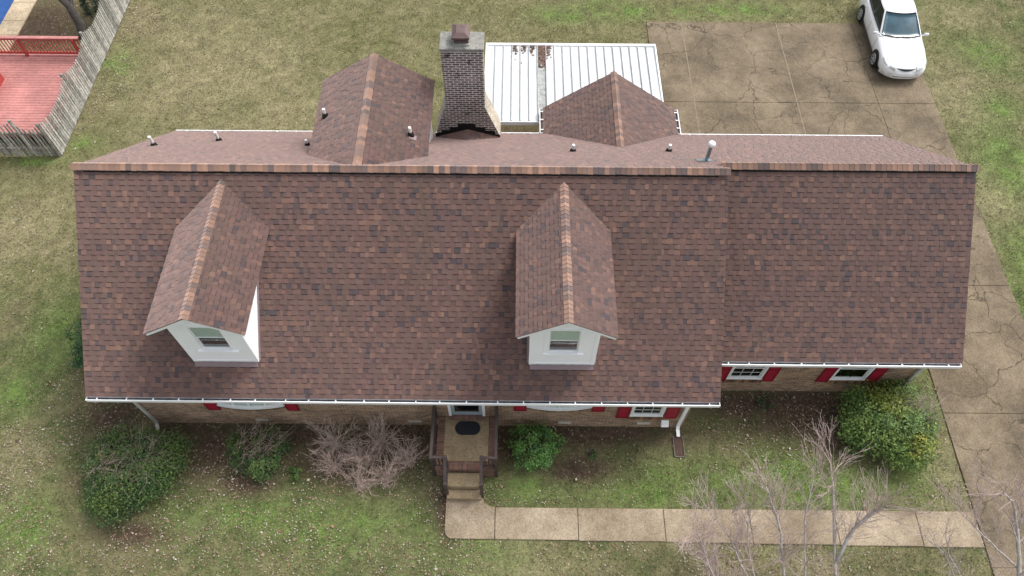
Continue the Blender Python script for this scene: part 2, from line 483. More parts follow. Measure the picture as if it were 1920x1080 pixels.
def ground_col(x, y):
    n1 = fbm(x, y, .33, 1); n2 = fbm(x, y, 1.3, 5); n3 = fbm(x, y, 3.5, 9, 3)
    g = np.clip(blob('green', x, y) * np.clip((n2 * .6 + n3 * .5 - .30) * 2.6, 0, 1.1), 0, 1) * .8
    st = np.clip(blob('straw', x, y) * (.5 + n2), 0, 1)
    d = np.clip(blob('dirt', x, y) * (.55 + .9 * n3) * 1.15, 0, 1)
    back = np.clip((y + 1.0) / 3.0, 0, 1) * (1 - .65 * np.clip((x - 14) / 3, 0, 1))
    gm = np.clip((n1 * .5 + n2 * .6 + n3 * .5 - .52) * 2.6, 0, 1)
    olive = np.array((.112, .118, .044)); straw = np.array((.222, .194, .110)); green = np.array((.098, .170, .036)); dirt = np.array((.068, .048, .033))
    fgreen = np.array((.088, .118, .040)); fbrown = np.array((.165, .130, .078))
    gmb = .20 + .45 * gm + .2 * (n2 - .5)
    A = olive[None] * (1 - gmb)[:, None] + (straw * .82)[None] * gmb[:, None]
    gmf = np.clip(gm * .62, 0, 1)
    B = fgreen[None] * (1 - gmf)[:, None] + fbrown[None] * gmf[:, None]
    c = A * back[:, None] + B * (1 - back)[:, None]
    for k, m in ((straw, st * .75), (green, g), (dirt, d)):
        c = c * (1 - m)[:, None] + k[None] * m[:, None]
    c = c * (.66 + .68 * n3)[:, None]
    return c, g, d, st

def inside(x, y):
    """true where hard surfaces or buildings cover the soil"""
    m = (x > -11.05) & (x < 5.15) & (y > -4.55) & (y < 4.6)
    m |= (x > 5.1) & (x < 12.06) & (y > -3.31) & (y < 4.6)
    m |= (x > 13.32) & (x < 17.0) & (y < 14.3)
    m |= (x > 5.9) & (x < 17.0) & (y > 4.5) & (y < 14.3)
    m |= (x > -2.6) & (x < 13.4) & (y > -7.95) & (y < -7.05) & (x > -1.93)
    m |= (x > -1.93) & (x < -.92) & (y > -7.3) & (y < -6)
    m |= (x > -2.3) & (x < -.5) & (y > -6.2) & (y < -4.5)
    m |= (x > -1.2) & (x < 6.0) & (y > 4.5) & (y < 9.7)
    m |= (x < -17.5) & (y > 6.3) & (y < 11.3)
    m |= (x < -21.65) & (y > 11)
    m |= (x > -2.7) & (x < -.4) & (y > 4) & (y < 5.2)
    return m

def axis(a, b, st):
    mid = list(np.arange(a, b + 1e-6, st))
    return np.array([-400, -150, -60, a - 14, a - 5] + mid + [b + 5, b + 14, 60, 150, 400])
gx = axis(-26, 24, .16); gy = axis(-12, 18.5, .16)
X, Y = np.meshgrid(gx, gy)
xf, yf = X.ravel(), Y.ravel()
Z = np.zeros_like(xf)
soft = fbm(xf, yf, 1.2, 31, 3)
near = (np.abs(xf) < 30) & (np.abs(yf) < 30)
Z[near] = (soft[near] - .5) * .05 - .012
Z = np.where((xf < -22.3) & (yf > 11.0) & (xf > -40) & (yf < 30), -.5, Z)
V = np.stack([xf, yf, Z], 1)
nx, ny = len(gx), len(gy)
ii = (np.arange(ny - 1)[:, None] * nx + np.arange(nx - 1)[None]).ravel()
F = np.stack([ii, ii + 1, ii + nx + 1, ii + nx], 1)
colv, gg, dd, ss = ground_col(xf, yf)
lawn = None
me = bpy.data.meshes.new('lawn')
me.vertices.add(len(V)); me.vertices.foreach_set('co', V.astype(np.float32).ravel())
me.loops.add(F.size); me.loops.foreach_set('vertex_index', F.astype(np.int32).ravel())
me.polygons.add(len(F)); me.polygons.foreach_set('loop_start', (np.arange(len(F)) * 4).astype(np.int32))
at = me.attributes.new('Col', 'FLOAT_COLOR', 'POINT')
a4 = np.ones((len(V), 4), np.float32); a4[:, :3] = colv
at.data.foreach_set('color', a4.ravel())
me.update(calc_edges=True)
gm = bpy.data.materials.new('winter lawn soil and thatch')
t, n, l, b = nodes(gm)
b.inputs['Roughness'].default_value = .95; b.inputs['Specular IOR Level'].default_value = .1
atn = n.new('ShaderNodeAttribute'); atn.attribute_name = 'Col'
s = vary(t, atn.outputs['Color'], 2.6, .22)
s = vary(t, s, 9, .36)
s = vary(t, s, 30, .55)
tc = n.new('ShaderNodeTexCoord')
n5 = n.new('ShaderNodeTexNoise'); n5.inputs['Scale'].default_value = 6.5; n5.inputs['Detail'].default_value = 6; n5.inputs['Roughness'].default_value = .75
l.new(tc.outputs['Object'], n5.inputs['Vector'])
m5 = n.new('ShaderNodeMapRange'); m5.inputs['From Min'].default_value = .52; m5.inputs['From Max'].default_value = .68; m5.inputs['To Max'].default_value = .5
l.new(n5.outputs['Fac'], m5.inputs['Value'])
mx = n.new('ShaderNodeMix'); mx.data_type = 'RGBA'
l.new(m5.outputs[0], mx.inputs['Factor']); l.new(s, mx.inputs['A']); mx.inputs['B'].default_value = (.215, .175, .105, 1)
l.new(mx.outputs['Result'], b.inputs['Base Color'])
me.materials.append(gm)
lawn = bpy.data.objects.new('lawn', me); C.objects.link(lawn)
tag(lawn, 'patchy winter lawn of green and straw coloured grass', 'lawn', kind='structure')

# grass blades
def scatter(N, x0, x1, y0, y1):
    return rng.uniform(x0, x1, N), rng.uniform(y0, y1, N)
N = 420000
bx, by = scatter(N, -25, 23, -9.6, 17)
c, g, d, st = ground_col(bx, by)
keep = ~inside(bx + rng.normal(0, .03, N), by + rng.normal(0, .03, N)) & (rng.random(N) > d * .9) & (rng.random(N) < .25 + 1.1 * vnoise(bx, by, 5.0, 77) )
keep &= ~((bx < -21.6) & (by > 11))
bx, by, c, g, st = bx[keep], by[keep], c[keep], g[keep], st[keep]
N = len(bx)
ang = rng.uniform(0, 2 * np.pi, N); L = rng.uniform(.04, .10, N); tl = rng.uniform(.2, 1.2, N); wv = rng.uniform(.006, .013, N)
dx, dy = np.cos(ang), np.sin(ang)
base = np.stack([bx, by, np.zeros(N) - .01], 1)
side = np.stack([-dy, dx, np.zeros(N)], 1) * wv[:, None]
tip = base + np.stack([dx * np.sin(tl) * L, dy * np.sin(tl) * L, np.cos(tl) * L * .8 + .012], 1)
V = np.empty((N * 3, 3)); V[0::3] = base - side; V[1::3] = base + side; V[2::3] = tip
kind = rng.random(N)
tint = np.where((kind < .33)[:, None], np.array((.105, .155, .036)) * rng.uniform(.7, 1.25, N)[:, None], c * rng.uniform(.75, 1.5, N)[:, None])
strawb = (kind > .72) & (g < .5)
tint[strawb] = np.array((.31, .26, .155)) * rng.uniform(.6, 1.15, strawb.sum())[:, None]
gr = raw_mesh('grass', V, np.arange(N * 3).reshape(N, 3), 'blade', tint)
tag(gr, 'short winter grass blades growing over the whole yard', 'grass', kind='stuff')

# fallen leaves
N = 230000
bx, by = scatter(N, -25, 23, -9.6, 17)
lf = blob('leaf', bx, by)
dens = .10 + 1.5 * np.clip(lf * 1.2, 0, 1) + .24 * (by < -3) + .10 * (bx < -12) * (by < 4)
drift = np.clip((fbm(bx, by, .9, 61, 3) - .30) * 3.2, .12, 1.9)
keep = ~inside(bx, by) & (rng.random(N) < dens * drift) & ~((bx < -21.6) & (by > 11))
hx, hy = scatter(500, -2, 17, -8, 14)
bx, by, lf = np.r_[bx[keep]], np.r_[by[keep]], lf[keep]
N = len(bx)
ang = rng.uniform(0, 2 * np.pi, N); S = rng.uniform(.012, .032, N) * np.where(rng.random(N) < .02, 2.0, 1)
e1 = np.stack([np.cos(ang), np.sin(ang), rng.uniform(-.5, .5, N)], 1) * S[:, None]
e2 = np.stack([-np.sin(ang), np.cos(ang), rng.uniform(-.5, .5, N)], 1) * (S * rng.uniform(.45, .8, N))[:, None]
p = np.stack([bx, by, rng.uniform(.015, .05, N)], 1)
V = np.empty((N * 4, 3)); V[0::4] = p - e1; V[1::4] = p - e2; V[2::4] = p + e1; V[3::4] = p + e2
pal = np.array([(.33, .255, .19), (.40, .335, .27), (.22, .14, .09), (.29, .20, .135), (.44, .385, .33), (.27, .165, .105), (.16, .11, .078)])
lit = raw_mesh('leaf_litter', V, np.arange(N * 4).reshape(N, 4), 'litter', pal[rng.integers(0, 7, N)] * rng.uniform(.7, 1.15, N)[:, None])
tag(lit, 'scattered tan and brown fallen leaves on the lawn and beds', 'leaves', kind='stuff')

# ------------------------------------------------------------------ paving
def slab_poly(mb, pts, z0, z1, m=0): mb.prism([(x, y, z0) for x, y in pts], (0, 0, z1 - z0), m=m)
mb = MB()
xs = [13.32, 17.0]
for y0, y1 in ((-30, -12.8), (-12.8, -8.6), (-8.6, -4.02), (-4.02, .67), (.67, 4.9)):
    mb.bbox((13.32, y0 + .006, -.08), (17.0, y1 - .006, .03), .01)
for y0, y1 in ((4.9, 9.38), (9.38, 14.3)):
    for x0, x1 in ((5.7, 7.235), (7.235, 11.4), (11.4, 14.7), (14.7, 17.0)):
        mb.bbox((x0 + .006, y0 + .006, -.08), (x1 - .006, y1 - .006, .03 if x0 != 14.7 else .027), .01)
mb.box((13.36, -29, -.09), (16.96, 4.9, .012), m=1)
mb.box((5.75, 4.9, -.09), (16.96, 14.25, .012), m=1)
for x in (7.235, 11.4): mb.box((x - .018, 4.95, .0), (x + .018, 14.28, .034), m=2)
drv = mb.build('driveway', ['drive', 'joint', 'pale_joint'])
tag(drv, 'cracked brown concrete driveway and parking pad with slab joints', 'driveway', kind='structure')

mb = MB()
jx = [-.51, 1.87, 4.34, 6.8, 9.25, 11.6, 13.30]
for a, b_ in zip(jx[:-1], jx[1:]): mb.bbox((a + .008, -7.95 - (a + 2) * .008, -.08), (b_ - .008, -7.06, .035), .012)
pts = []
for k in range(7):
    t_ = math.pi * 1.0 + k * math.pi / 12
    pts.append((-1.93 + .22 + .22 * math.cos(t_), -7.95 + .22 + .22 * math.sin(t_)))
pts += [(-.52, -7.955), (-.52, -7.06)]
for k in range(7):
    t_ = -math.pi / 2 - k * math.pi / 12
    pts.append((-.52 + .38 * math.cos(t_), -6.68 + .38 * math.sin(t_)))
pts += [(-.9, -6.60), (-1.93, -6.60)]
slab_poly(mb, pts, -.08, .035)
mb.box((-1.85, -7.9, -.09), (13.3, -7.1, .01), m=1)
wk = mb.build('walkway', ['walk', 'joint'])
tag(wk, 'tan aggregate concrete front walkway with square joints', 'walkway', kind='structure')

mb = MB(); mb.bbox((-1.4, 4.5, -.08), (5.69, 9.7, .03), .01)
tag(mb.build('patio', ['patio']), 'tan concrete patio under the white metal cover', 'patio', kind='structure')

# ------------------------------------------------------------------ the house
HR, HE, D = 6.603, 2.737, 5.0
SL = (HR - HE) / D
X0, XM, X1 = -11.70, 5.63, 12.60
SY = .6225; SZ = HR - SL * SY      # wing ridge
house = empty('house', (0, 0, 0))
tag(house, 'tan brick house with long brown shingle roof and two white front dormers', 'house')

PALS = [((0.150, 0.088, 0.077), 5), ((0.139, 0.083, 0.073), 5), ((0.167, 0.098, 0.082), 4), ((0.198, 0.113, 0.087), 1.7), ((0.226, 0.131, 0.099), .6), ((0.095, 0.067, 0.068), 1.5), ((0.076, 0.060, 0.066), 1.0), ((0.145, 0.091, 0.078), 4), ((0.122, 0.076, 0.068), 3)]
_pw = np.cumsum([w for _, w in PALS]); _pw = _pw / _pw[-1]
def pick():
    k = int(np.searchsorted(_pw, random.random()))
    f = random.uniform(.92, 1.08)
    return tuple(c_ * f for c_ in PALS[min(k, len(PALS) - 1)][0])

def clip(poly, A, B, Cc):
    """keep A*u+B*v<=C"""
    out = []
    for i in range(len(poly)):
        p, q = poly[i], poly[(i + 1) % len(poly)]
        dp = A * p[0] + B * p[1] - Cc; dq = A * q[0] + B * q[1] - Cc
        if dp <= 0: out.append(p)
        if (dp < 0 < dq) or (dq < 0 < dp):
            t_ = dp / (dp - dq); out.append((p[0] + (q[0] - p[0]) * t_, p[1] + (q[1] - p[1]) * t_))
    return out

def shingles(mb, O, U, Vv, poly, exp=.1435, tabs=True, m=0):
    """lay real courses of laminated shingles on a convex polygon (u, v) of the plane O + u U + v V"""
    O, U, Vv = Vector(O), Vector(U).normalized(), Vector(Vv).normalized()
    Nn = U.cross(Vv).normalized()
    if Nn.z < 0: Nn = -Nn
    ar = sum(poly[i][0] * poly[(i + 1) % len(poly)][1] - poly[(i + 1) % len(poly)][0] * poly[i][1] for i in range(len(poly)))
    if ar < 0: poly = poly[::-1]
    hp = []
    for i in range(len(poly)):
        p, q = poly[i], poly[(i + 1) % len(poly)]
        dx, dy = q[0] - p[0], q[1] - p[1]
        hp.append((dy, -dx, dy * p[0] - dx * p[1]))
    umin, umax = min(p[0] for p in poly), max(p[0] for p in poly)
    vmax = max(p[1] for p in poly); vmin = min(p[1] for p in poly)
    flip = U.cross(Vv).dot(Nn) < 0
    def put(cell, hfun, col, side=None):
        q = cell
        for h in hp:
            q = clip(q, *h)
            if len(q) < 3: return
        w = [O + U * a + Vv * b_ + Nn * hfun(b_) for a, b_ in q]
        k = len(w)
        base_ = [O + U * a + Vv * b_ for a, b_ in q]
        mb.mesh(w + base_, [tuple(range(k)) if not flip else tuple(reversed(range(k)))] + [(i, k + i, k + (i + 1) % k, (i + 1) % k) if not flip else ((i + 1) % k, k + (i + 1) % k, k + i, i) for i in range(k)], col, m)
        if side is not None:
            for i in range(k):
                j = (i + 1) % k
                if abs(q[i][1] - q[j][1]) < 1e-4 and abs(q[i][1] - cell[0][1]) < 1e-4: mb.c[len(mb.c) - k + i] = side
    r = 0; v = vmin
    while v < vmax:
        a = v; b_ = v + exp
        u = umin - random.random() * .3
        up = random.random() < .5
        jit = random.uniform(-.003, .003); ph = random.uniform(0, 6.28)
        last = None
        while u < umax:
            w = random.uniform(.10, .19) if up else random.uniform(.09, .20)
            h0 = .017 if up else .007
            va = a + jit + .0035 * math.sin(u * .9 + ph) + random.gauss(0, .0012)
            f = lambda y_, va=va, h0=h0: h0 - (y_ - va) / exp * (h0 - .003)
            # one or two colour drops in a tab
            cuts = [u, u + w] if w < .15 or random.random() < .6 else [u, u + w * random.uniform(.4, .6), u + w]
            for ca, cb_ in zip(cuts[:-1], cuts[1:]):
                c_ = pick()
                put([(ca, va), (cb_, va), (cb_, b_), (ca, b_)], f, c_, tuple(x * (.28 if up else .8) for x in c_))  # lower edge of raised tabs darkened to paint their shadow line
                # printed band that also paints in the shadow on the course below a raised tab
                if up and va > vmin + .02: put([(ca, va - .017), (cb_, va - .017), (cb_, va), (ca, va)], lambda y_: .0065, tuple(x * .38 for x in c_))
            u += w; up = not up
        v += exp; r += 1

RPAL = [(.37, .22, .155), (.34, .205, .15), (.31, .19, .14), (.27, .17, .13), (.22, .145, .12), (.19, .135, .12), (.155, .118, .112), (.39, .235, .17), (.26, .17, .135)]
def ridge_caps(mb, A, B, dL, dR, w=.15, lift=.012, exp=.15, end_lift=.012):
    """bent cap shingles from A to B; dL, dR run down the two slopes"""
    A, B = Vector(A), Vector(B); dL, dR = Vector(dL).normalized(), Vector(dR).normalized()
    T = (B - A); Ltot = T.length; T.normalize()
    k = 0; s_ = 0
    up = Vector((0, 0, 1))
    while s_ < Ltot:
        e = min(s_ + exp, Ltot)
        c_ = random.choice(RPAL); f = random.uniform(.85, 1.1); c_ = tuple(x * f for x in c_)
        ww = w * random.uniform(.96, 1.03)
        p0 = A + T * s_ + up * (lift + end_lift); p1 = A + T * e + up * lift
        q = []
        for p in (p0, p1):
            q.append([p + dL * ww, p + dL * ww * .35 + up * -.0, p + up * .012 - up * .0, p + dR * ww * .35, p + dR * ww])
        vs = q[0] + q[1] + [x - up * .016 for x in q[0]] + [x - up * .016 for x in q[1]]
        fs = [(i, i + 1, i + 6, i + 5) for i in range(4)]
        mb.mesh(vs, fs, c_)
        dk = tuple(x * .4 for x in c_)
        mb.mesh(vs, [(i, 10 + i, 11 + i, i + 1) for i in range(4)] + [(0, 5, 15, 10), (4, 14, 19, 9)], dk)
        s_ = e

def deck(mb, pts, th=.10, m=1):
    """roof sheathing just below the shingles"""
    mb.prism([(x, y, z - .002) for x, y, z in pts], (0, 0, -th), col=(.1, .07, .06), m=m)

cs = math.hypot(1, SL)
Lm = D * cs
# main roof
mb = MB()
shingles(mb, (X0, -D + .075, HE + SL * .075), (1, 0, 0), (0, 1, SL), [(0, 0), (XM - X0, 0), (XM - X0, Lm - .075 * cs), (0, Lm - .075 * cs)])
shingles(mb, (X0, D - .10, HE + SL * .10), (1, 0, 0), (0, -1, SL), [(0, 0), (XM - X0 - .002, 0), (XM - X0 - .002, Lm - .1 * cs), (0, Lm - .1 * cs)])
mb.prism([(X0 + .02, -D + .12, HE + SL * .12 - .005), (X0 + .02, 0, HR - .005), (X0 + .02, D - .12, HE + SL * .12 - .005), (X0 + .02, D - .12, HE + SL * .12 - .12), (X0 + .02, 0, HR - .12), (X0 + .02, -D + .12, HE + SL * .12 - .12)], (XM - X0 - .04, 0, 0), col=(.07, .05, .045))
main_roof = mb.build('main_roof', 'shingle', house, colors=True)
mb = MB()
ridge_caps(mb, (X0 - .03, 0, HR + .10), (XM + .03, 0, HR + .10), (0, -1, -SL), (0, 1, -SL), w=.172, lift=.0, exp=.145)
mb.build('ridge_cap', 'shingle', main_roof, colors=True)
mb = MB()
for sgn in (-1, 1):
    mb.prism([(X0 + .28, sgn * .128, HR - .128 * SL - .0), (X0 + .28, sgn * .02, HR + .0), (X0 + .28, sgn * .02, HR + .035), (X0 + .28, sgn * .128, HR - .128 * SL + .062)], (XM - X0 - .56, 0, 0))
mb.build('ridge_vent', 'vent', main_roof)
# wing roof
mb = MB()
FW = D - 1.245
Lw = (FW + SY) * cs
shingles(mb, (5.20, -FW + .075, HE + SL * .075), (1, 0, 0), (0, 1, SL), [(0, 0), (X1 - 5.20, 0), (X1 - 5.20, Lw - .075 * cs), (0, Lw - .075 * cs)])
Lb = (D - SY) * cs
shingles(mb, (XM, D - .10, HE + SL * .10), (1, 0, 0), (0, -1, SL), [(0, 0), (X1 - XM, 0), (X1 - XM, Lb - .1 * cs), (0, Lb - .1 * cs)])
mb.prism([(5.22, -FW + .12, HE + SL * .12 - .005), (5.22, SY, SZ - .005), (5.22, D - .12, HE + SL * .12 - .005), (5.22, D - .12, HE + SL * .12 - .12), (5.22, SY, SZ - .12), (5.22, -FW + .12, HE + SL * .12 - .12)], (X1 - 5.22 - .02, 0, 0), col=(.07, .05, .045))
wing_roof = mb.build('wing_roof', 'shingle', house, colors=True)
mb = MB()
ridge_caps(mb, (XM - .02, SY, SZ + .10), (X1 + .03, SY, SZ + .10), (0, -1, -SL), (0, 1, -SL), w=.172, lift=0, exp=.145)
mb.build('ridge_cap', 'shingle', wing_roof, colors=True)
mb = MB()
for sgn in (-1, 1):
    mb.prism([(XM + .05, SY + sgn * .128, SZ - .128 * SL), (XM + .05, SY + sgn * .02, SZ + .0), (XM + .05, SY + sgn * .02, SZ + .035), (XM + .05, SY + sgn * .128, SZ - .128 * SL + .062)], (X1 - XM - .33, 0, 0))
mb.build('ridge_vent', 'vent', wing_roof)

# walls with real openings
def wall_x(mb, x0, x1, z0, z1, y, th, ops, face=-1, m=0):
    """wall along x whose outer face is at y; ops = [(x0,x1,z0,z1)]"""
    xs_ = sorted({x0, x1, *[o[0] for o in ops], *[o[1] for o in ops]})
    zs_ = sorted({z0, z1, *[o[2] for o in ops], *[o[3] for o in ops]})
    yi = y - face * th
    def hole(a, b_, c_, d_): return any(o[0] <= a + 1e-6 and b_ - 1e-6 <= o[1] and o[2] <= c_ + 1e-6 and d_ - 1e-6 <= o[3] for o in ops)
    for a, b_ in zip(xs_[:-1], xs_[1:]):
        for c_, d_ in zip(zs_[:-1], zs_[1:]):
            if hole(a, b_, c_, d_): continue
            mb.face([(a, y, c_), (b_, y, c_), (b_, y, d_), (a, y, d_)], m=m)
    for a, b_, c_, d_ in ops:
        mb.face([(a, y, c_), (a, yi, c_), (b_, yi, c_), (b_, y, c_)], m=m)
        mb.face([(a, y, d_), (b_, y, d_), (b_, yi, d_), (a, yi, d_)], m=m)
        mb.face([(a, y, c_), (a, y, d_), (a, yi, d_), (a, yi, c_)], m=m)
        mb.face([(b_, y, c_), (b_, yi, c_), (b_, yi, d_), (b_, y, d_)], m=m)
        # dark room behind the opening
        yb = yi + .8
        mb.face([(a - .3, yb, c_ - .3), (b_ + .3, yb, c_ - .3), (b_ + .3, yb, d_ + .2), (a - .3, yb, d_ + .2)], m=1)
        mb.face([(a - .3, yi, c_ - .3), (a - .3, yb, c_ - .3), (a - .3, yb, d_ + .2), (a - .3, yi, d_ + .2)], m=1)
        mb.face([(b_ + .3, yi, c_ - .3), (b_ + .3, yi, d_ + .2), (b_ + .3, yb, d_ + .2), (b_ + .3, yb, c_ - .3)], m=1)
        mb.face([(a - .3, yi, c_ - .3), (b_ + .3, yi, c_ - .3), (b_ + .3, yb, c_ - .3), (a - .3, yb, c_ - .3)], m=1)

WF, WW = -4.55, -3.31
main_ops = [(3.48, 4.38, .93, 2.25), (-1.84, -.92, .80, 2.55)]
wing_ops = [(6.52, 7.52, .93, 2.25), (9.66, 10.66, .93, 2.25)]
mb = MB()
wall_x(mb, -11.05, 5.15, -.1, 2.62, WF, .10, main_ops)
mb.face([(-11.05, 4.55, -.1), (-11.05, WF, -.1), (-11.05, WF, 2.62), (-11.05, 4.55, 2.62)])
mb.face([(5.15, WF, -.1), (5.15, WW - .002, -.1), (5.15, WW - .002, 3.55), (5.15, WF, 2.62)])
mb.face([(5.15, 4.55, -.1), (-11.05, 4.55, -.1), (-11.05, 4.55, 2.62), (5.15, 4.55, 2.62)])
mb.face([(-11.05, -4.55, 2.62), (-11.05, 0, 6.2), (-11.05, 4.55, 2.62)])
mb.face([(5.15, WW, 3.55), (5.15, 0, 6.2), (5.15, .6, 5.6), (5.15, -2.0, 3.5)])
wall = mb.build('brick_wall', ['brick', 'room'], house)
mb = MB()
wall_x(mb, 5.15, 12.06, -.1, 2.62, WW, .10, wing_ops)
mb.face([(12.06, WW, -.1), (12.06, 4.55, -.1), (12.06, 4.55, 2.62), (12.06, WW, 2.62)])
mb.face([(12.06, 4.55, -.1), (5.15, 4.55, -.1), (5.15, 4.55, 2.62), (12.06, 4.55, 2.62)])
mb.face([(12.06, WW, 2.62), (12.06, 4.55, 2.62), (12.06, SY, 5.7)])
wwall = mb.build('brick_wall', ['brick', 'room'], house)
# soffits and fascia
mb = MB()
mb.box((X0 + .05, -D + .125, 2.60), (XM - .05, WF - .002, 2.625)); mb.box((X0 + .05, 4.56, 2.60), (XM - .05, D - .125, 2.625))
mb.box((X0 + .03, -D + .10, 2.60), (XM - .03, -D + .122, 2.77)); mb.box((X0 + .03, D - .122, 2.60), (XM - .03, D - .10, 2.77))
mb.box((5.18, -FW + .125, 2.60), (X1 - .05, WW - .002, 2.625)); mb.box((5.7, 4.56, 2.60), (X1 - .05, D - .125, 2.626))
mb.box((5.66, -FW + .10, 2.60), (X1 - .03, -FW + .122, 2.77)); mb.box((XM + .0, D - .122, 2.60), (X1 - .03, D - .10, 2.771))
mb.build('soffit', 'white', house)

def gutter(x0, x1, y, z, out, hang, name_parent=house, along='x'):
    """K style gutter; out = outward sign; runs along x (or y)"""
    mb = MB()
    def bx_(a, b_, c_, d_, e, f, m=0):
        if along == 'x': mb.box((a, y + out * c_, z + e), (b_, y + out * d_, z + f), m=m)
        else: mb.box((y + out * c_, a, z + e), (y + out * d_, b_, z + f), m=m)
    bx_(x0, x1, -.012, .012, -.03, .02)         # lip
    bx_(x0, x1, -.004, .006, -.11, -.03)        # face
    bx_(x0, x1, -.105, -.004, -.115, -.105)     # floor
    bx_(x0, x1, -.112, -.105, -.115, .012)      # back
    bx_(x0, x0 + .012, -.104, -.012, -.104, .015); bx_(x1 - .012, x1, -.104, -.012, -.104, .015)
    bx_(x0 + .013, x1 - .013, -.104, -.005, -.1045, -.06, m=1)   # grit lying in the trough
    g = mb.build('gutter', ['white', 'gutterin'], name_parent)
    k = max(1, round((x1 - x0) / hang)) if hang else 0
    for i in range(k):
        p = x0 + (x1 - x0) * (i + .5) / k + random.uniform(-.08, .08)
        h = MB()
        if along == 'x': h.box((p - .016, y - out * .10, z + .008), (p + .016, y - out * .0125, z + .026)); h.box((p - .022, y - out * .125, z + .010), (p + .022, y - out * .10, z + .034))
        else: h.box((y - out * .10, p - .016, z + .008), (y - out * .0125, p + .016, z + .026)); h.box((y - out * .125, p - .022, z + .010), (y - out * .10, p + .022, z + .034))
        h.build('hanger', 'white', g)
    return g
gutter(X0 + .0, XM, -D + .0, HE + .0, -1, .72)
gutter(XM + .02, X1 - .02, -FW, HE, -1, .70)
gutter(X0 + .0, -5.95, D, HE, 1, .62)
gutter(-2.75, -2.62, D, HE, 1, 0)
gutter(-.50, .80, D, HE, 1, .62)
gutter(5.66, X1, D, HE, 1, .62)

def downspout(path, mt, w=.075, d_=.055):
    mb = MB()
    P = [Vector(p) for p in path]
    rings = []
    for i, p in enumerate(P):
        rings.append([p + Vector((-w / 2, -d_ / 2, 0)), p + Vector((w / 2, -d_ / 2, 0)), p + Vector((w / 2, d_ / 2, 0)), p + Vector((-w / 2, d_ / 2, 0))])
    vs = sum(rings, [])
    fs = [(3, 2, 1, 0)]
    for i in range(len(P) - 1):
        for k in range(4):
            j = (k + 1) % 4
            fs.append((4 * i + k, 4 * i + j, 4 * i + 4 + j, 4 * i + 4 + k))
    fs.append(tuple(4 * (len(P) - 1) + k for k in range(4)))
    mb.mesh(vs, fs)
    return mb.build('downspout', mt, house)
downspout([(-10.9, -4.94, 2.64), (-10.9, -4.90, 2.55), (-10.92, -4.60, 2.30), (-10.92, -4.60, .25), (-10.90, -4.64, .14), (-10.85, -4.80, .08)], 'greytrim', .085, .06)
downspout([(4.98, -4.94, 2.64), (4.98, -4.90, 2.55), (5.00, -4.60, 2.30), (5.00, -4.60, .28), (5.00, -4.66, .16), (5.01, -4.86, .09)], 'white', .10, .065)
downspout([(12.0, -3.70, 2.64), (12.0, -3.66, 2.55), (12.02, -3.36, 2.30), (12.02, -3.36, .2), (12.02, -3.5, .08)], 'greytrim', .10, .07)

# windows, shutters, door
def shutter(x0, x1, z0, z1, y):
    mb = MB()
    yo = y - .035
    mb.box((x0, yo, z0), (x0 + .05, y - .003, z1), m=1); mb.box((x1 - .05, yo, z0), (x1, y - .003, z1), m=1)
    zm = (z0 + z1) / 2
    for a, b_ in ((z0, z0 + .06), (zm - .03, zm + .03), (z1 - .06, z1)): mb.box((x0 + .05, yo + .001, a), (x1 - .05, y - .003, b_), m=1)
    mb.box((x0 + .05, yo + .010, z0 + .06), (x1 - .05, y - .004, zm - .03)); mb.box((x0 + .05, yo + .010, zm + .03), (x1 - .05, y - .004, z1 - .06))
    mb.build('shutter', ['red', 'redframe'], house)

def window(x0, x1, z0, z1, y, blind=None, grid=True):
    mb = MB()
    f = .035
    for a, b_ in ((x0 - .04, x0 + f), (x1 - f, x1 + .04)): mb.bbox((a, y - .025, z0), (b_, y + .07, z1), .004)
    mb.box((x0 + f, y - .024, z1 - f), (x1 - f, y + .07, z1 + .03)); mb.box((x0 + f, y - .02, z0 + .0), (x1 - f, y + .07, z0 + .03))
    w = mb.build('window', 'winframe', house)
    zm = (z0 + z1) / 2
    m2 = MB()
    for a, b_, yy in ((z0 + .03, zm, .014), (zm, z1 - f, .0)):
        m2.box((x0 + f, y + yy, a), (x0 + f + .035, y + yy + .025, b_)); m2.box((x1 - f - .035, y + yy, a), (x1 - f, y + yy + .025, b_))
        m2.box((x0 + f + .035, y + yy, a), (x1 - f - .035, y + yy + .025, a + .035)); m2.box((x0 + f + .035, y + yy, b_ - .035), (x1 - f - .035, y + yy + .025, b_))
        if grid:
            for k in (1, 2):
                xx = x0 + f + (x1 - x0 - 2 * f) * k / 3
                m2.box((xx - .005, y + yy + .002, a + .035), (xx + .005, y + yy + .02, b_ - .035))
            zz = (a + b_) / 2
            m2.box((x0 + f + .036, y + yy + .003, zz - .005), (x1 - f - .036, y + yy + .019, zz + .005))
    m2.build('sash', 'winframe', w)
    for a, b_, yy in ((z0 + .03, zm, .025), (zm, z1 - f, .011)):
        p = MB(); p.box((x0 + f + .03, y + yy, a + .03), (x1 - f - .03, y + yy + .005, b_ - .03)); p.build('pane', 'glass', w)
    s_ = MB(); s_.bbox((x0 - .05, y - .035, z0 - .04), (x1 + .05, y + .01, z0 - .002), .006); s_.build('sill', 'white', w)
    if blind:
        p = MB(); p.box((x0 + f, y + .095, z0 + (z1 - z0) * blind), (x1 - f, y + .10, z1)); p.build('blind', 'blind', w)
    return w
window(3.48, 4.38, .93, 2.25, WF)
shutter(3.04, 3.42, .75, 2.35, WF); shutter(4.46, 4.85, .75, 2.35, WF)
window(6.52, 7.52, .93, 2.25, WW); window(9.66, 10.66, .93, 2.25, WW, grid=False)
for a, b_ in ((6.10, 6.47), (7.57, 7.94), (9.24, 9.61), (10.72, 11.10)): shutter(a, b_, .75, 2.35, WW)
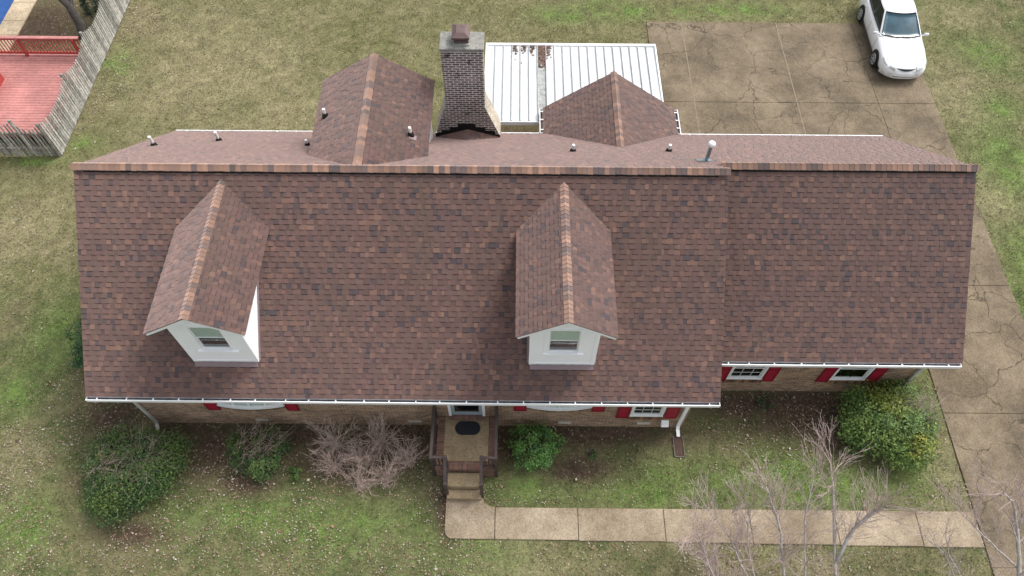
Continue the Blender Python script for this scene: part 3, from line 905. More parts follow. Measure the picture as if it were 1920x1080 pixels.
# rowlock brick sills
def rowlock(x0, x1, z, y, n_):
    mb = MB()
    st_ = (x1 - x0) / n_
    for i in range(n_):
        c_ = random.choice([(.30, .165, .09), (.16, .095, .06), (.22, .125, .075), (.11, .07, .05)])
        mb.box((x0 + i * st_ + .006, y - .045, z - .20), (x0 + (i + 1) * st_ - .006, y - .001, z), col=c_)
    return mb
for x0, x1, y in ((3.40, 4.46, WF), (6.45, 7.60, WW), (9.60, 10.72, WW)):
    rowlock(x0, x1, .878, y, round((x1 - x0) / .075)).build('sill_course', 'litter', house, colors=True)

def bow_window(xc, hw, z0, z1, y, bulge=.105):
    mb = MB(); n_ = 4
    def pt(s_, o=0.0):   # s in -1..1 along the arc
        return (xc + s_ * (hw + o * .6), y - bulge * (1 - s_ * s_) - o)
    def arc(o, k=16): return [pt(-1 + 2 * i / k, o) for i in range(k + 1)]
    def plate(z_a, z_b, o):
        a = arc(o)
        poly = [(a[0][0], y - .002)] + a + [(a[-1][0], y - .002)]
        mb.prism([(p[0], p[1], z_a) for p in poly], (0, 0, z_b - z_a))
    plate(z0 - .05, z0 - .002, .075)
    plate(z0, z0 + .05, .02)
    plate(z1 - .10, z1 + .02, .03)
    w = None
    for i in range(n_ + 1):
        s_ = -1 + 2 * i / n_
        s_ = max(-.985, min(.985, s_))
        px_, py_ = pt(s_)
        mb.box((px_ - .03, py_ - .018, z0 + .05), (px_ + .03, py_ + .05, z1 - .10))
    w = mb.build('bow_window', 'winframe', house)
    for i in range(n_):
        a, b_ = pt(-1 + 2 * i / n_), pt(-1 + 2 * (i + 1) / n_)
        p = MB()
        p.prism([(a[0], a[1] + .016, z0 + .05), (b_[0], b_[1] + .016, z0 + .05), (b_[0], b_[1] + .016, z1 - .1), (a[0], a[1] + .016, z1 - .1)], (0, .005, 0))
        p.build('pane', 'glass', w)
    # pale curtain behind the glass
    p = MB()
    q = [(xc - hw + .04, y - .02)] + [pt(-.85 + 1.7 * i / 10, -.09) for i in range(11)] + [(xc + hw - .04, y - .02)]
    for a, b_ in zip(q[:-1], q[1:]): p.prism([(a[0], a[1], z0 + .05), (b_[0], b_[1], z0 + .05), (b_[0], b_[1], z1 - .1), (a[0], a[1], z1 - .1)], (0, .006, 0))
    p.build('curtain', 'blind', w)
    # brick courses that carry the bow
    m2 = MB(); k = 26
    for i in range(k):
        sa, sb = -1 + 2 * i / k + .006, -1 + 2 * (i + 1) / k - .006
        a, b_ = pt(sa, .03), pt(sb, .03)
        c_ = random.choice([(.30, .165, .09), (.16, .095, .06), (.22, .125, .075), (.11, .07, .05)])
        m2.prism([(a[0], a[1], z0 - .26), (b_[0], b_[1], z0 - .26), (b_[0], y - .001, z0 - .26), (a[0], y - .001, z0 - .26)], (0, 0, .205), col=c_)
    m2.build('sill_course', 'litter', w, colors=True)
bow_window(1.32, .90, 1.66, 2.56, WF); bow_window(-7.62, .93, 1.56, 2.56, WF)
shutter(.0, .38, 1.22, 2.5, WF); shutter(2.27, 2.65, 1.22, 2.5, WF); shutter(-9.00, -8.62, 1.10, 2.5, WF); shutter(-6.66, -6.29, 1.10, 2.5, WF)
# front door
mb = MB()
mb.box((-1.92, WF - .03, .80), (-1.84, WF + .09, 2.55)); mb.box((-.92, WF - .03, .80), (-.84, WF + .09, 2.55)); mb.box((-1.84, WF - .029, 2.48), (-.92, WF + .09, 2.56))
door = mb.build('front_door', 'white', house)
mb = MB()
mb.box((-1.835, WF + .0, .82), (-1.74, WF + .04, 2.48)); mb.box((-1.02, WF + .0, .82), (-.925, WF + .04, 2.48)); mb.box((-1.74, WF + .001, .82), (-1.02, WF + .04, 1.0)); mb.box((-1.74, WF + .001, 2.36), (-1.02, WF + .04, 2.48))
mb.build('storm_door', 'stormdoor', door)
mb = MB(); mb.box((-1.75, WF + .018, .99), (-1.01, WF + .024, 2.37)); mb.build('pane', 'glass', door)
mb = MB(); mb.bbox((-1.90, WF - .13, .725), (-.86, WF + .05, .80), .008); mb.build('threshold', 'rowlock', door)
mb = MB(); mb.tube([(-1.0, WF - .03, 1.60), (-1.0, WF - .05, 1.62), (-1.0, WF - .05, 1.74), (-1.0, WF - .03, 1.76)], .01, 6); mb.build('handle', 'black', door)
# foundation vents and hose box
for x in (-7.65, -3.0, 1.55, 3.95, ):
    mb = MB()
    mb.box((x - .2, WF - .012, .20), (x + .2, WF - .002, .22)); mb.box((x - .2, WF - .012, .36), (x + .2, WF - .002, .38)); mb.box((x - .2, WF - .011, .22), (x - .18, WF - .002, .36)); mb.box((x + .18, WF - .011, .22), (x + .2, WF - .002, .36))
    for k in range(5): mb.prism([(x - .18, WF - .010, .228 + k * .027), (x + .18, WF - .010, .228 + k * .027), (x + .18, WF - .003, .248 + k * .027), (x - .18, WF - .003, .248 + k * .027)], (0, -.002, 0))
    mb.build('foundation_vent', 'washcap', house)
mb = MB()
mb.bbox((4.46, WF - .13, .30), (4.66, WF - .003, .50), .015); mb.prism([(4.45, WF - .16, .40), (4.67, WF - .16, .40), (4.67, WF - .003, .55), (4.45, WF - .003, .55)], (0, -.012, .02))
mb.build('vent_hood', 'white', house)['label'] = 'small white vent hood low on the brick wall'

# front dormers
DS = .62
def dormer(xc):
    yf_, zr, ze, hw, ov = -4.12, 6.40, 5.625, .87, .37
    hx = (zr - ze) / DS
    mb = MB()
    zb = HR + SL * yf_
    zt = zr - .06 - hw * DS
    wx0, wx1, wz0, wz1 = xc - .39, xc + .39, 4.13, 5.34
    # front wall with a window opening and gable
    wall_x(mb, xc - hw, xc + hw, zb, zt, yf_, .08, [(wx0, wx1, wz0, min(wz1, zt - .001))], m=0) if wz1 < zt else None
    if wz1 < zt: mb.face([(xc - hw, yf_, zt), (xc + hw, yf_, zt), (xc, yf_, zr - .06)])
    if wz1 >= zt:
        def q(*p): mb.face([(a, yf_, c_) for a, c_ in p])
        zl = zt
        q((xc - hw, zb), (xc + hw, zb), (xc + hw, wz0), (xc - hw, wz0))
        q((xc - hw, wz0), (wx0, wz0), (wx0, wz1), (xc - hw, zl) if zl < wz1 else (xc - hw, wz1))
        q((wx1, wz0), (xc + hw, wz0), (xc + hw, zl), (wx1, wz1))
        q((xc - hw, zl), (wx0, wz1), (wx1, wz1), (xc + hw, zl), (xc, zr - .06))
        for a in (wx0, wx1): mb.face([(a, yf_, wz0), (a, yf_ + .1, wz0), (a, yf_ + .1, wz1), (a, yf_, wz1)])
        mb.face([(wx0, yf_, wz0), (wx1, yf_, wz0), (wx1, yf_ + .1, wz0), (wx0, yf_ + .1, wz0)]); mb.face([(wx0, yf_, wz1), (wx0, yf_ + .1, wz1), (wx1, yf_ + .1, wz1), (wx1, yf_, wz1)])
        mb.box((wx0 - .2, yf_ + .1, wz0 - .1), (wx1 + .2, yf_ + .7, wz1 + .1), m=1, skip='f')
    # cheeks of lapped siding down to the roof
    for sg in (-1, 1):
        ye = (zt - HR) / SL
        mb.face([(xc + sg * hw, yf_, zb), (xc + sg * hw, yf_, zt), (xc + sg * hw, ye, zt)])
        z = zb + .02
        while z < zt - .12:
            y1 = (z + .11 - HR) / SL; 
            mb.prism([(xc + sg * (hw + .001), yf_ + .04, z), (xc + sg * (hw + .001), max(yf_ + .05, (z - HR) / SL), z), (xc + sg * (hw + .001), y1, z + .115), (xc + sg * (hw + .001), yf_ + .04, z + .115)], (sg * .006, 0, 0))
            z += .12
    # step flashing where the cheeks meet the roof
    fl = []
    for sg in (-1, 1):
        yy_ = yf_ + .02
        while yy_ < (zt - HR) / SL - .05:
            a_ = xc + sg * (hw + .012); z0_ = HR + SL * yy_ + .026; z1_ = HR + SL * (yy_ + .15) + .026
            fl.append([(a_, yy_, z0_), (a_ + sg * .05, yy_, z0_), (a_ + sg * .05, yy_ + .15, z1_), (a_, yy_ + .15, z1_), sg])
            yy_ += .152
    # corner boards, window casing, base board
    for sg in (-1, 1):
        a = xc + sg * hw
        mb.box((a - sg * .09, yf_ - .018, zb - .0), (a + sg * .016, yf_ - .001, zt + .02)); mb.box((a + sg * .001, yf_ - .017, zb + .02), (a + sg * .017, yf_ + .06, zt))
    cz = .12
    mb.box((wx0 - cz, yf_ - .020, wz0 - .02), (wx0 + .0, yf_ - .002, wz1 + .06)); mb.box((wx1, yf_ - .020, wz0 - .02), (wx1 + cz, yf_ - .002, wz1 + .06))
    mb.box((wx0, yf_ - .020, wz1), (wx1, yf_ - .002, wz1 + .06)); mb.bbox((wx0 - cz - .03, yf_ - .055, wz0 - .07), (wx1 + cz + .03, yf_ - .002, wz0 - .02), .006)
    mb.box((wx0 - cz, yf_ - .030, wz1 + .06), (wx1 + cz, yf_ - .002, wz1 + .085))
    mb.box((xc - hw + .09, yf_ - .012, zb + .0), (xc + hw - .09, yf_ - .001, zb + .10))
    d_ = mb.build('dormer', ['siding', 'room'], house)
    # roof of the dormer
    mb = MB()
    yF = yf_ - ov
    yR, yE = (zr - HR) / SL + .03, (ze - HR) / SL + .03
    Ls = math.hypot(hx, zr - ze)
    for sg in (-1, 1):
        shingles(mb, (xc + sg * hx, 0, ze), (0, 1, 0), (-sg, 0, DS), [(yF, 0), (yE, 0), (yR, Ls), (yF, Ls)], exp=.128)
        mb.prism([(xc + sg * (hx - .02), yF + .015, ze + .0), (xc, yF + .015, zr - .014), (xc, yR, zr - .014), (xc + sg * (hx - .02), yE, ze + .0)], (0, 0, -.035), col=(.04, .03, .028))
    dr = mb.build('dormer_roof', 'shingle', d_, colors=True)
    mb = MB()
    ridge_caps(mb, (xc, yF - .01, zr + .018), (xc, yR - .02, zr + .018), (-1, 0, -DS), (1, 0, -DS), w=.135, lift=.0, exp=.128)
    mb.build('ridge_cap', 'shingle', d_, colors=True)
    # white rake boards and soffit
    mb = MB()
    for sg in (-1, 1):
        mb.prism([(xc, yF + .02, zr - .05), (xc + sg * (hx - .06), yF + .02, zr - .05 - (hx - .06) * DS), (xc + sg * (hx - .06), yF + .02, zr - .15 - (hx - .06) * DS), (xc, yF + .02, zr - .15)], (0, .022, 0))
        mb.prism([(xc, yF + .043, zr - .055), (xc + sg * (hx - .07), yF + .043, zr - .055 - (hx - .07) * DS), (xc + sg * (hx - .07), yf_ + .0, zr - .055 - (hx - .07) * DS), (xc, yf_ + .0, zr - .055)], (0, 0, -.02))
        mb.prism([(xc + sg * (hx - .062), yF + .02, ze + .01), (xc + sg * (hx - .062), yE - .15, ze + .01), (xc + sg * (hx - .062), yE - .25, ze - .09), (xc + sg * (hx - .062), yF + .02, ze - .09)], (sg * .02, 0, 0))
        mb.prism([(xc + sg * hw, yf_, zr - .06 - hw * DS), (xc + sg * (hx - .07), yf_, ze - .03), (xc + sg * (hx - .07), yE - .2, ze - .03), (xc + sg * hw, yE - .1, zr - .06 - hw * DS)], (0, 0, -.02))
    mb.build('rake_board', 'white', d_)
    # sashes
    zm = (wz0 + wz1) / 2 + .01
    mb = MB()
    for a, b_, yy in ((wz0, zm + .015, .045), (zm - .015, wz1, .015)):
        mb.box((wx0, yf_ + yy, a), (wx0 + .035, yf_ + yy + .028, b_)); mb.box((wx1 - .035, yf_ + yy, a), (wx1, yf_ + yy + .028, b_))
        mb.box((wx0 + .035, yf_ + yy, a), (wx1 - .035, yf_ + yy + .028, a + .035)); mb.box((wx0 + .035, yf_ + yy, b_ - .035), (wx1 - .035, yf_ + yy + .028, b_))
    mb.build('sash', 'winframe', d_)
    for a, b_, yy in ((wz0 + .03, zm - .015, .058), (zm + .015, wz1 - .03, .028)):
        p = MB(); p.box((wx0 + .03, yf_ + yy, a), (wx1 - .03, yf_ + yy + .005, b_)); p.build('pane', 'glass', d_)
    p = MB(); p.box((wx0 + .01, yf_ + .048, zm + .015), (wx1 - .01, yf_ + .053, wz1)); p.build('blind', 'blind', d_)
    # apron flashing
    p = MB()
    p.prism([(xc - hw + .01, yf_ - .13, HR + SL * (yf_ - .13) + .028), (xc + hw - .01, yf_ - .13, HR + SL * (yf_ - .13) + .028), (xc + hw - .01, yf_ - .022, HR + SL * (yf_ - .022) + .034), (xc - hw + .01, yf_ - .022, HR + SL * (yf_ - .022) + .034)], (0, 0, .004))
    for f_ in fl: p.prism(f_[:4], (0, 0, .006))
    p.build('apron_flashing', 'flash', d_)
    return d_
dormer(-7.80)['label'] = 'left white gabled dormer with its right cheek visible'
dormer(1.285)['label'] = 'right white gabled dormer facing the camera squarely'

# rear gables
def rear_gable(name, xc, hx, zr, s_, yfar, base_z, wall_mat, wall_name):
    ze = zr - hx * s_
    mb = MB()
    wy = yfar - .25; hw = hx - .22
    zt = zr - .08 - hw * s_
    y0 = max(.2, (HR - zt) / SL - .1) if ze > HE + .3 else 4.56
    mb.face([(xc - hw, wy, base_z), (xc - hw, wy, zt), (xc, wy, zr - .08), (xc + hw, wy, zt), (xc + hw, wy, base_z)])
    for sg in (-1, 1):
        y_at = (HR - zt) / SL
        if ze > HE + .3: mb.face([(xc + sg * hw, wy, base_z), (xc + sg * hw, wy, zt), (xc + sg * hw, y_at, zt)])
        else: mb.face([(xc + sg * hw, 4.56, base_z), (xc + sg * hw, wy, base_z), (xc + sg * hw, wy, zt), (xc + sg * hw, 4.56, zt)])
    wl = mb.build(wall_name, wall_mat, house)
    mb = MB()
    Ls = math.hypot(hx, zr - ze)
    yr = (HR - zr) / SL - .04; yr = max(yr, .06); ye = (HR - ze) / SL - .04
    for sg in (-1, 1):
        shingles(mb, (xc + sg * hx, 0, ze), (0, 1, 0), (-sg, 0, s_), [(ye, 0), (yfar, 0), (yfar, Ls), (yr, Ls)], exp=.1435)
        mb.prism([(xc + sg * (hx - .02), yfar - .015, ze), (xc, yfar - .015, zr - .014), (xc, yr, zr - .014), (xc + sg * (hx - .02), ye, ze)], (0, 0, -.09), col=(.04, .03, .028))
    mb.build(name, 'shingle', wl, colors=True)
    mb = MB()
    ridge_caps(mb, (xc, yfar + .02, zr + .018), (xc, yr + .02, zr + .018), (-1, 0, -s_), (1, 0, -s_), w=.145, lift=.0, exp=.145)
    mb.build('ridge_cap', 'shingle', wl, colors=True)
    return wl, ze
g1, _ = rear_gable('gable_roof', -4.24, 1.72, 6.55, .60, 4.50, 3.0, 'siding', 'rear_dormer')
g2, ze2 = rear_gable('gable_roof', 3.25, 2.33, 4.41, .72, 6.20, -.1, 'brick', 'rear_wing')
gutter(5.02, 6.16, 3.25 - 2.33 - .09, ze2 + .0, -1, .45, g2, along='y')
gutter(5.02, 6.16, 3.25 + 2.33 + .09, ze2 + .0, 1, .45, g2, along='y')

# chimney
CY0, CY1 = 4.20, 4.92
mb = MB()
prof = [(-2.22, 6.93), (-2.22, 5.1), (-2.22, 4.85), (-2.64, 3.42), (-2.64, -.1)]
right = [(-.99, 6.93), (-.99, 5.1), (-.99, 4.72), (-.52, 3.42), (-.52, -.1)]
for (a, b_), (c_, d_) in zip(zip(prof[:-1], prof[1:]), zip(right[:-1], right[1:])):
    mb.face([(b_[0], CY0, b_[1]), (d_[0], CY0, d_[1]), (c_[0], CY0, c_[1]), (a[0], CY0, a[1])])
    mb.face([(c_[0], CY1, c_[1]), (d_[0], CY1, d_[1]), (b_[0], CY1, b_[1]), (a[0], CY1, a[1])])
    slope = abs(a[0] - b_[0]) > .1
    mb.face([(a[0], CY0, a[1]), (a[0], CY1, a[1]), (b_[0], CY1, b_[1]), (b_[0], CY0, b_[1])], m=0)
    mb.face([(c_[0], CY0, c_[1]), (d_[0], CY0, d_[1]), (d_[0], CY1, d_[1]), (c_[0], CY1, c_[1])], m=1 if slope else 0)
chim = mb.build('chimney', ['chimbrick', 'paleside'], house)
mb = MB(); mb.bbox((-2.255, CY0 - .03, 6.932), (-.955, CY1 + .03, 7.02), .012)
mb.bbox((-1.86, CY0 + .10, 7.021), (-1.36, CY1 - .10, 7.06), .015); mb.build('crown', 'crown', chim)
mb = MB()
for x in (-1.82, -1.44):
    for y in (CY0 + .2, CY1 - .16): mb.box((x, y, 7.05), (x + .03, y + .03, 7.26))
mb.box((-1.83, CY0 + .19, 7.06), (-1.40, CY1 - .14, 7.14), m=0)
x0, x1, y0, y1 = -1.875, -1.365, CY0 + .08, CY1 - .02
vs_ = [(x0, y0, 7.26), (x1, y0, 7.26), (x1, y1, 7.26), (x0, y1, 7.26), (x0, y0, 7.32), (x1, y0, 7.32), (x1, y1, 7.32), (x0, y1, 7.32), (x0 + .13, y0 + .14, 7.40), (x1 - .13, y0 + .14, 7.40), (x1 - .13, y1 - .14, 7.40), (x0 + .13, y1 - .14, 7.40)]
fs_ = [(3, 2, 1, 0), (8, 9, 10, 11)] + [(i, (i + 1) % 4, 4 + (i + 1) % 4, 4 + i) for i in range(4)] + [(4 + i, 4 + (i + 1) % 4, 8 + (i + 1) % 4, 8 + i) for i in range(4)]
mb.mesh(vs_, fs_)
mb.build('flue_cap', 'rust', chim)
mb = MB()
mb.prism([(x, CY0 - .004, z) for x, z in ((-2.65, 3.30), (-.52, 3.30), (-.52, 3.50), (-.68, 3.52), (-.69, 3.68), (-1.0, 3.69), (-1.0, 3.83), (-1.32, 3.83), (-1.32, 4.0), (-1.9, 3.99), (-1.9, 3.84), (-2.16, 3.84), (-2.16, 3.70), (-2.44, 3.70), (-2.44, 3.56), (-2.65, 3.56))], (0, -.008, 0))
mb.build('step_flashing', 'black', chim)
mb = MB()   # cricket shedding water round the chimney
ap = Vector((-1.58, 3.72, HR - SL * 3.72 + .01)); top = Vector((-1.58, CY0 - .012, ap.z))
bl_, br_ = Vector((-2.66, CY0 - .012, HR - SL * 4.19 + .02)), Vector((-.50, CY0 - .012, HR - SL * 4.19 + .02))
for p3, sg in ((bl_, -1), (br_, 1)):
    v_ = (top - p3); nrm = v_.length
    U_ = Vector((0, -1, 0)); 
    a_ = (top - ap).length
    W_ = (top - p3) - U_ * ((top - p3).dot(U_))
    # polygon in (u along -y, v up the little slope)
    shingles(mb, p3, (0, -1, 0), W_, [(0, 0), (.47, W_.length), (0, W_.length)], exp=.1435)
    mb.face([p3, ap, top] if sg > 0 else [p3, top, ap], col=(.12, .07, .06))
mb.build('cricket', 'shingle', chim, colors=True)

# plumbing vents and flue
def pvent(x, y, z, hgt=.30, r=.045, boot='black', tilt=None, plate=None):
    mb = MB()
    mb.tube([(x, y, z - .05), (x, y, z + hgt)], r, 12, cap=False)
    mb.tube([(x, y, z + hgt), (x, y, z + hgt - .1)], r * .8, 12, cap=False)
    mb.lathe([(r, hgt - .004), (r * .8, hgt + .001)], (x, y, z), 12)
    v = mb.build('plumbing_vent', 'pvc', house, smooth=False)
    m2 = MB(); m2.lathe([(r * 2.3, -.07), (r * 2.1, .02), (r * 1.25, .085), (r * 1.05, .10)], (x, y, z), 14)
    m2.build('boot', boot, v, smooth=True)
    return v
def bz(y): return HR - SL * y
for x, y in ((-11.06, 2.58), (-9.44, 3.35), (1.71, 2.22), (4.60, 2.32)): pvent(x, y, bz(y) + .03, .36 if x < 0 else .26)
pvent(-6.42, 2.75, bz(2.75) + .03, .22, .04)
pvent(-5.60, 2.75, 6.55 - 1.36 * .60 + .03, .26, .045)
v = pvent(-3.02, 1.95, 6.55 - 1.22 * .60 + .03, .28, .045)
mb = MB(); mb.prism([(-3.05, 1.80, 5.85), (-2.86, 1.80, 5.736), (-2.86, 1.97, 5.736), (-3.05, 1.97, 5.85)], (0, 0, .010)); mb.build('base_flashing', 'flash', v)
fx, fy = 5.38, 1.16; fz = bz(fy) + .02
mb = MB(); mb.tube([(fx, fy, fz - .05), (fx, fy, fz + .62)], .055, 14); flue = mb.build('flue_pipe', 'galv', house)
mb = MB(); mb.lathe([(.05, .56), (.09, .60), (.108, .65), (.10, .70), (.065, .74), (.02, .752)], (fx, fy, fz), 18); mb.build('cap', 'pvc', flue, smooth=True)
mb = MB(); mb.lathe([(.10, -.08), (.095, .02), (.06, .05)], (fx, fy, fz), 14); mb.prism([(fx - .28, fy - .1, bz(fy - .1) + .026), (fx + .16, fy - .1, bz(fy - .1) + .026), (fx + .16, fy + .16, bz(fy + .16) + .026), (fx - .28, fy + .16, bz(fy + .16) + .026)], (0, 0, .004)); mb.build('boot', 'galv', flue)

# ------------------------------------------------------------------ front porch
PZ = .72
porch = empty('front_porch', (-1.4, -5.4, 0))
tag(porch, 'raised brick front porch with dark brown wooden railings and steps', 'porch')
O_ = Vector((1.4, 5.4, 0))
def pl(o): o.location = O_; return o
mb = MB(); mb.box((-2.24, -6.17, -.1), (-.54, WF - .002, PZ - .075)); pl(mb.build('brick_base', 'porchbrick', porch))
mb = MB(); mb.box((-2.03, -5.93, PZ - .074), (-.73, WF - .003, PZ)); pl(mb.build('floor_slab', 'aggregate', porch))
mb = MB(); mb.bbox((-2.25, -6.18, PZ - .074), (-.53, -5.935, PZ + .004), .006); pl(mb.build('brick_edging', 'rowlock', porch))
for a, b_ in ((-2.25, -2.035), (-.725, -.53)):
    mb = MB(); mb.bbox((a, -5.93, PZ - .074), (b_, WF - .004, PZ + .003), .006); pl(mb.build('brick_edging', 'sidebrick', porch))
mb = MB(); mb.bbox((-1.90, -6.60, -.05), (-.93, -6.182, .48), .02); pl(mb.build('step', 'aggregate', porch))
mb = MB(); mb.bbox((-1.91, -6.88, -.05), (-.92, -6.602, .245), .02); pl(mb.build('step', 'aggregate', porch))
def railing(x, sg):
    rt = PZ + .86
    mb = MB()
    # side rail
    mb.bbox((x - .045, -6.16, rt - .04), (x + .045, WF - .01, rt), .008)
    mb.box((x - .02, -6.10, PZ + .10), (x + .02, WF - .012, PZ + .16)); mb.box((x - .018, -6.10, rt - .13), (x + .018, WF - .012, rt - .041))
    y = WF - .14
    while y > -6.02: mb.box((x - .017, y - .017, PZ + .16), (x + .017, y + .017, rt - .13)); y -= .125
    mb.bbox((x - .045, -6.16, -.05), (x + .045, -6.065, rt - .041), .006)
    mb.bbox((x - .04, WF - .095, PZ + .0), (x + .04, WF - .005, rt - .041), .006)
    # short return to the newel
    xn = x + sg * .40
    a, b_ = min(x, xn), max(x, xn)
    mb.box((a + .046, -6.15, rt - .042), (b_ - .046, -6.075, rt - .003)); mb.box((a + .046, -6.13, PZ + .10), (b_ - .046, -6.09, PZ + .16))
    for k in (1, 2, 3): xx = a + (b_ - a) * k / 4; mb.box((xx - .016, -6.127, PZ + .16), (xx + .016, -6.095, rt - .042))
    mb.bbox((xn - .045, -6.16, PZ - .3), (xn + .045, -6.065, rt + .04), .012)
    # sloping step rail and bottom newel
    zl = rt - .50; yl = -6.72
    mb.prism([(xn - .045, -6.161, rt - .02), (xn + .045, -6.161, rt - .02), (xn + .045, yl, zl), (xn - .045, yl, zl)], (0, 0, .04))
    mb.prism([(xn - .018, -6.161, PZ + .12), (xn + .018, -6.161, PZ + .12), (xn + .018, yl, PZ - .36), (xn - .018, yl, PZ - .36)], (0, 0, .05))
    for k in (1, 2, 3, 4):
        t_ = k / 5; yy = -6.161 + (yl + 6.161) * t_
        mb.box((xn - .016, yy - .016, PZ + .16 - .48 * t_), (xn + .016, yy + .016, rt - .02 - .48 * t_))
    mb.bbox((xn - .048, yl - .06, -.05), (xn + .048, yl + .035, zl + .075), .012)
    pl(mb.build('railing', 'wood', porch))
railing(-2.30, 1); railing(-.49, -1)
mb = MB()
pts = []
for k in range(28):
    t_ = 2 * math.pi * k / 28
    cx_ = .15 if math.cos(t_) > 0 else -.15
    pts.append((-1.355 + cx_ + .225 * math.cos(t_), -4.93 + .215 * math.sin(t_), PZ + .004))
mb.prism(pts, (0, 0, .014))
mb.prism([(p[0] * .80 + -1.355 * .20, p[1] * .80 - 4.93 * .20, PZ + .018) for p in pts], (0, 0, .004))
dm = mb.build('door_mat', 'mat_'); tag(dm, 'black oval rubber door mat on the porch floor', 'door mat')

# ------------------------------------------------------------------ splash trough
mb = MB()
mb.box((4.86, -5.48, -.03), (5.14, -4.86, .03)); mb.box((4.845, -5.49, -.04), (4.862, -4.86, .055), m=1); mb.box((5.138, -5.49, -.04), (5.155, -4.86, .055), m=1); mb.box((4.845, -5.505, -.04), (5.155, -5.488, .04), m=1)
tag(mb.build('splash_trough', ['splash', 'stone']), 'narrow brown splash trough on the grass below the white downspout', 'splash block')

# ------------------------------------------------------------------ patio cover
pc = empty('patio_cover', (2, 7.8, 0))
tag(pc, 'white ribbed metal patio cover on posts behind the house', 'patio cover')
def pcl(o): o.location = (-2, -7.8, 0); return o
xa, xb, ya, yb = -1.12, 5.23, 5.76, 9.82
zA, zB = 2.52, 2.46
npan = 20; pw_ = (xb - xa) / npan
mb = MB(); md = MB()
for i in range(npan):
    a = xa + i * pw_; b_ = a + pw_
    tgt = md if i == 6 else mb
    tgt.prism([(a + .001, ya, zA), (b_ - .001, ya, zA), (b_ - .001, yb, zB), (a + .001, yb, zB)], (0, 0, -.02))
    if i: mb.prism([(a - .012, ya + .01, zA + .001), (a + .012, ya + .01, zA + .001), (a + .012, yb - .08, zB + .001), (a - .012, yb - .08, zB + .001)], (0, 0, .065), m=1)
roofp = pcl(mb.build('roof_panel', ['panel', 'rib'], pc))
pcl(md.build('roof_panel', 'dirtpanel', pc))['label'] = 'stained grey roof panel in the white cover'
mb = MB()
mb.box((xa - .05, yb - .06, zB - .12), (xb + .05, yb + .05, zB + .05)); mb.box((xa - .05, ya - .04, zA - .14), (xb + .05, ya - .001, zA + .02))
mb.box((xa - .05, ya, zA - .12), (xa - .001, yb - .06, zA + .035)); mb.box((xb + .001, ya, zA - .12), (xb + .05, yb - .06, zA + .035))
pcl(mb.build('fascia', 'white', pc))
for x, y in ((xa + .1, ya + .02), (xb - .1, ya + .02), (xa + .1, yb - .1), (2.05, yb - .1), (xb - .1, yb - .1)):
    mb = MB(); mb.bbox((x - .04, y - .04, .02), (x + .04, y + .04, 2.38), .006); pcl(mb.build('post', 'white', pc))
# leaf debris caught on the panel
mb = MB()
for k in range(520):
    x = xa + 6 * pw_ + random.uniform(.02, pw_ - .02); y = 9.75 - abs(random.gauss(0, .55))
    if random.random() < .22: x = xa + random.choice([3, 4, 5, 7, 7]) * pw_ + random.uniform(.0, pw_) * .6; y = 9.75 - abs(random.gauss(0, .28))
    if y < 8.5: continue
    zt_ = zA + (zB - zA) * (y - ya) / (yb - ya)
    s_ = random.uniform(.03, .07); t_ = random.uniform(0, 6.28)
    e1_ = Vector((math.cos(t_), math.sin(t_), random.uniform(-.2, .2))) * s_; e2_ = Vector((-math.sin(t_), math.cos(t_), random.uniform(-.2, .2))) * s_ * .7
    p_ = Vector((x, y, zt_ + random.uniform(.012, .03)))
    c_ = random.choice([(.16, .10, .075), (.12, .08, .06), (.20, .13, .10), (.07, .05, .04)])
    mb.face([p_ - e1_, p_ - e2_, p_ + e1_, p_ + e2_], col=c_)
db = mb.build('leaf_debris', 'litter', colors=True)
tag(db, 'brown leaf debris lying on the white patio cover', 'leaves', kind='stuff')

# ------------------------------------------------------------------ fence, deck, pool next door
fence = empty('wooden_fence', (-17.46, 6.22, 0))
tag(fence, 'weathered grey picket fence with scalloped top at the yard corner', 'fence')
FO = (17.46, -6.22, 0)
def fpanel(p, q, hp_, hd, gap=.012, w=.12, side=1):
    mb = MB(); p, q = Vector(p), Vector(q); T = (q - p); L_ = T.length; T.normalize(); Nn = Vector((T.y, -T.x, 0)) * side
    s_ = .02
    while s_ < L_ - .05:
        e = min(s_ + w, L_ - .01); mid = (s_ + e) / 2 / L_
        hf = lambda t_: hp_ - (hp_ - hd) * (1 - (2 * t_ - 1) ** 2)
        h1, h2 = hf(s_ / L_) + random.uniform(-.015, .015), hf(e / L_) + random.uniform(-.015, .015)
        off = random.uniform(-.006, .006); ln = random.uniform(-.008, .008)
        a = p + T * s_ + Nn * off; b_ = p + T * e + Nn * off
        poly = [a + Vector((0, 0, .04)), b_ + Vector((0, 0, .04)), b_ + T * (ln - .022) + Vector((0, 0, h2 - .03)) + T * .0, b_ + T * (ln - .04) + Vector((0, 0, h2)), a + T * (ln + .04) + Vector((0, 0, h1)), a + T * (ln + .022) + Vector((0, 0, h1 - .03))]
        tn = random.uniform(.22, .46); mb.prism(poly, Nn * .018, col=(tn, tn * .965, tn * .86))
        s_ = e + gap * random.uniform(.4, 1.7)
    for z in (.35, 1.15):
        mb.prism([p - Nn * .045 + Vector((0, 0, z)), q - Nn * .045 + Vector((0, 0, z)), q - Nn * .008 + Vector((0, 0, z)), p - Nn * .008 + Vector((0, 0, z))], (0, 0, .085), col=(.26, .24, .2))
    o = mb.build('fence_panel', 'fence', fence, colors=True); o.location = FO
def fpost(x, y, h):
    mb = MB(); mb.bbox((x - .05, y - .05, -.1), (x + .05, y + .05, h), .015, col=(.3, .285, .25)); o = mb.build('post', 'fence', fence, colors=True); o.location = FO
yy = [6.22, 8.85, 11.25, 13.6, 16.0, 18.4]
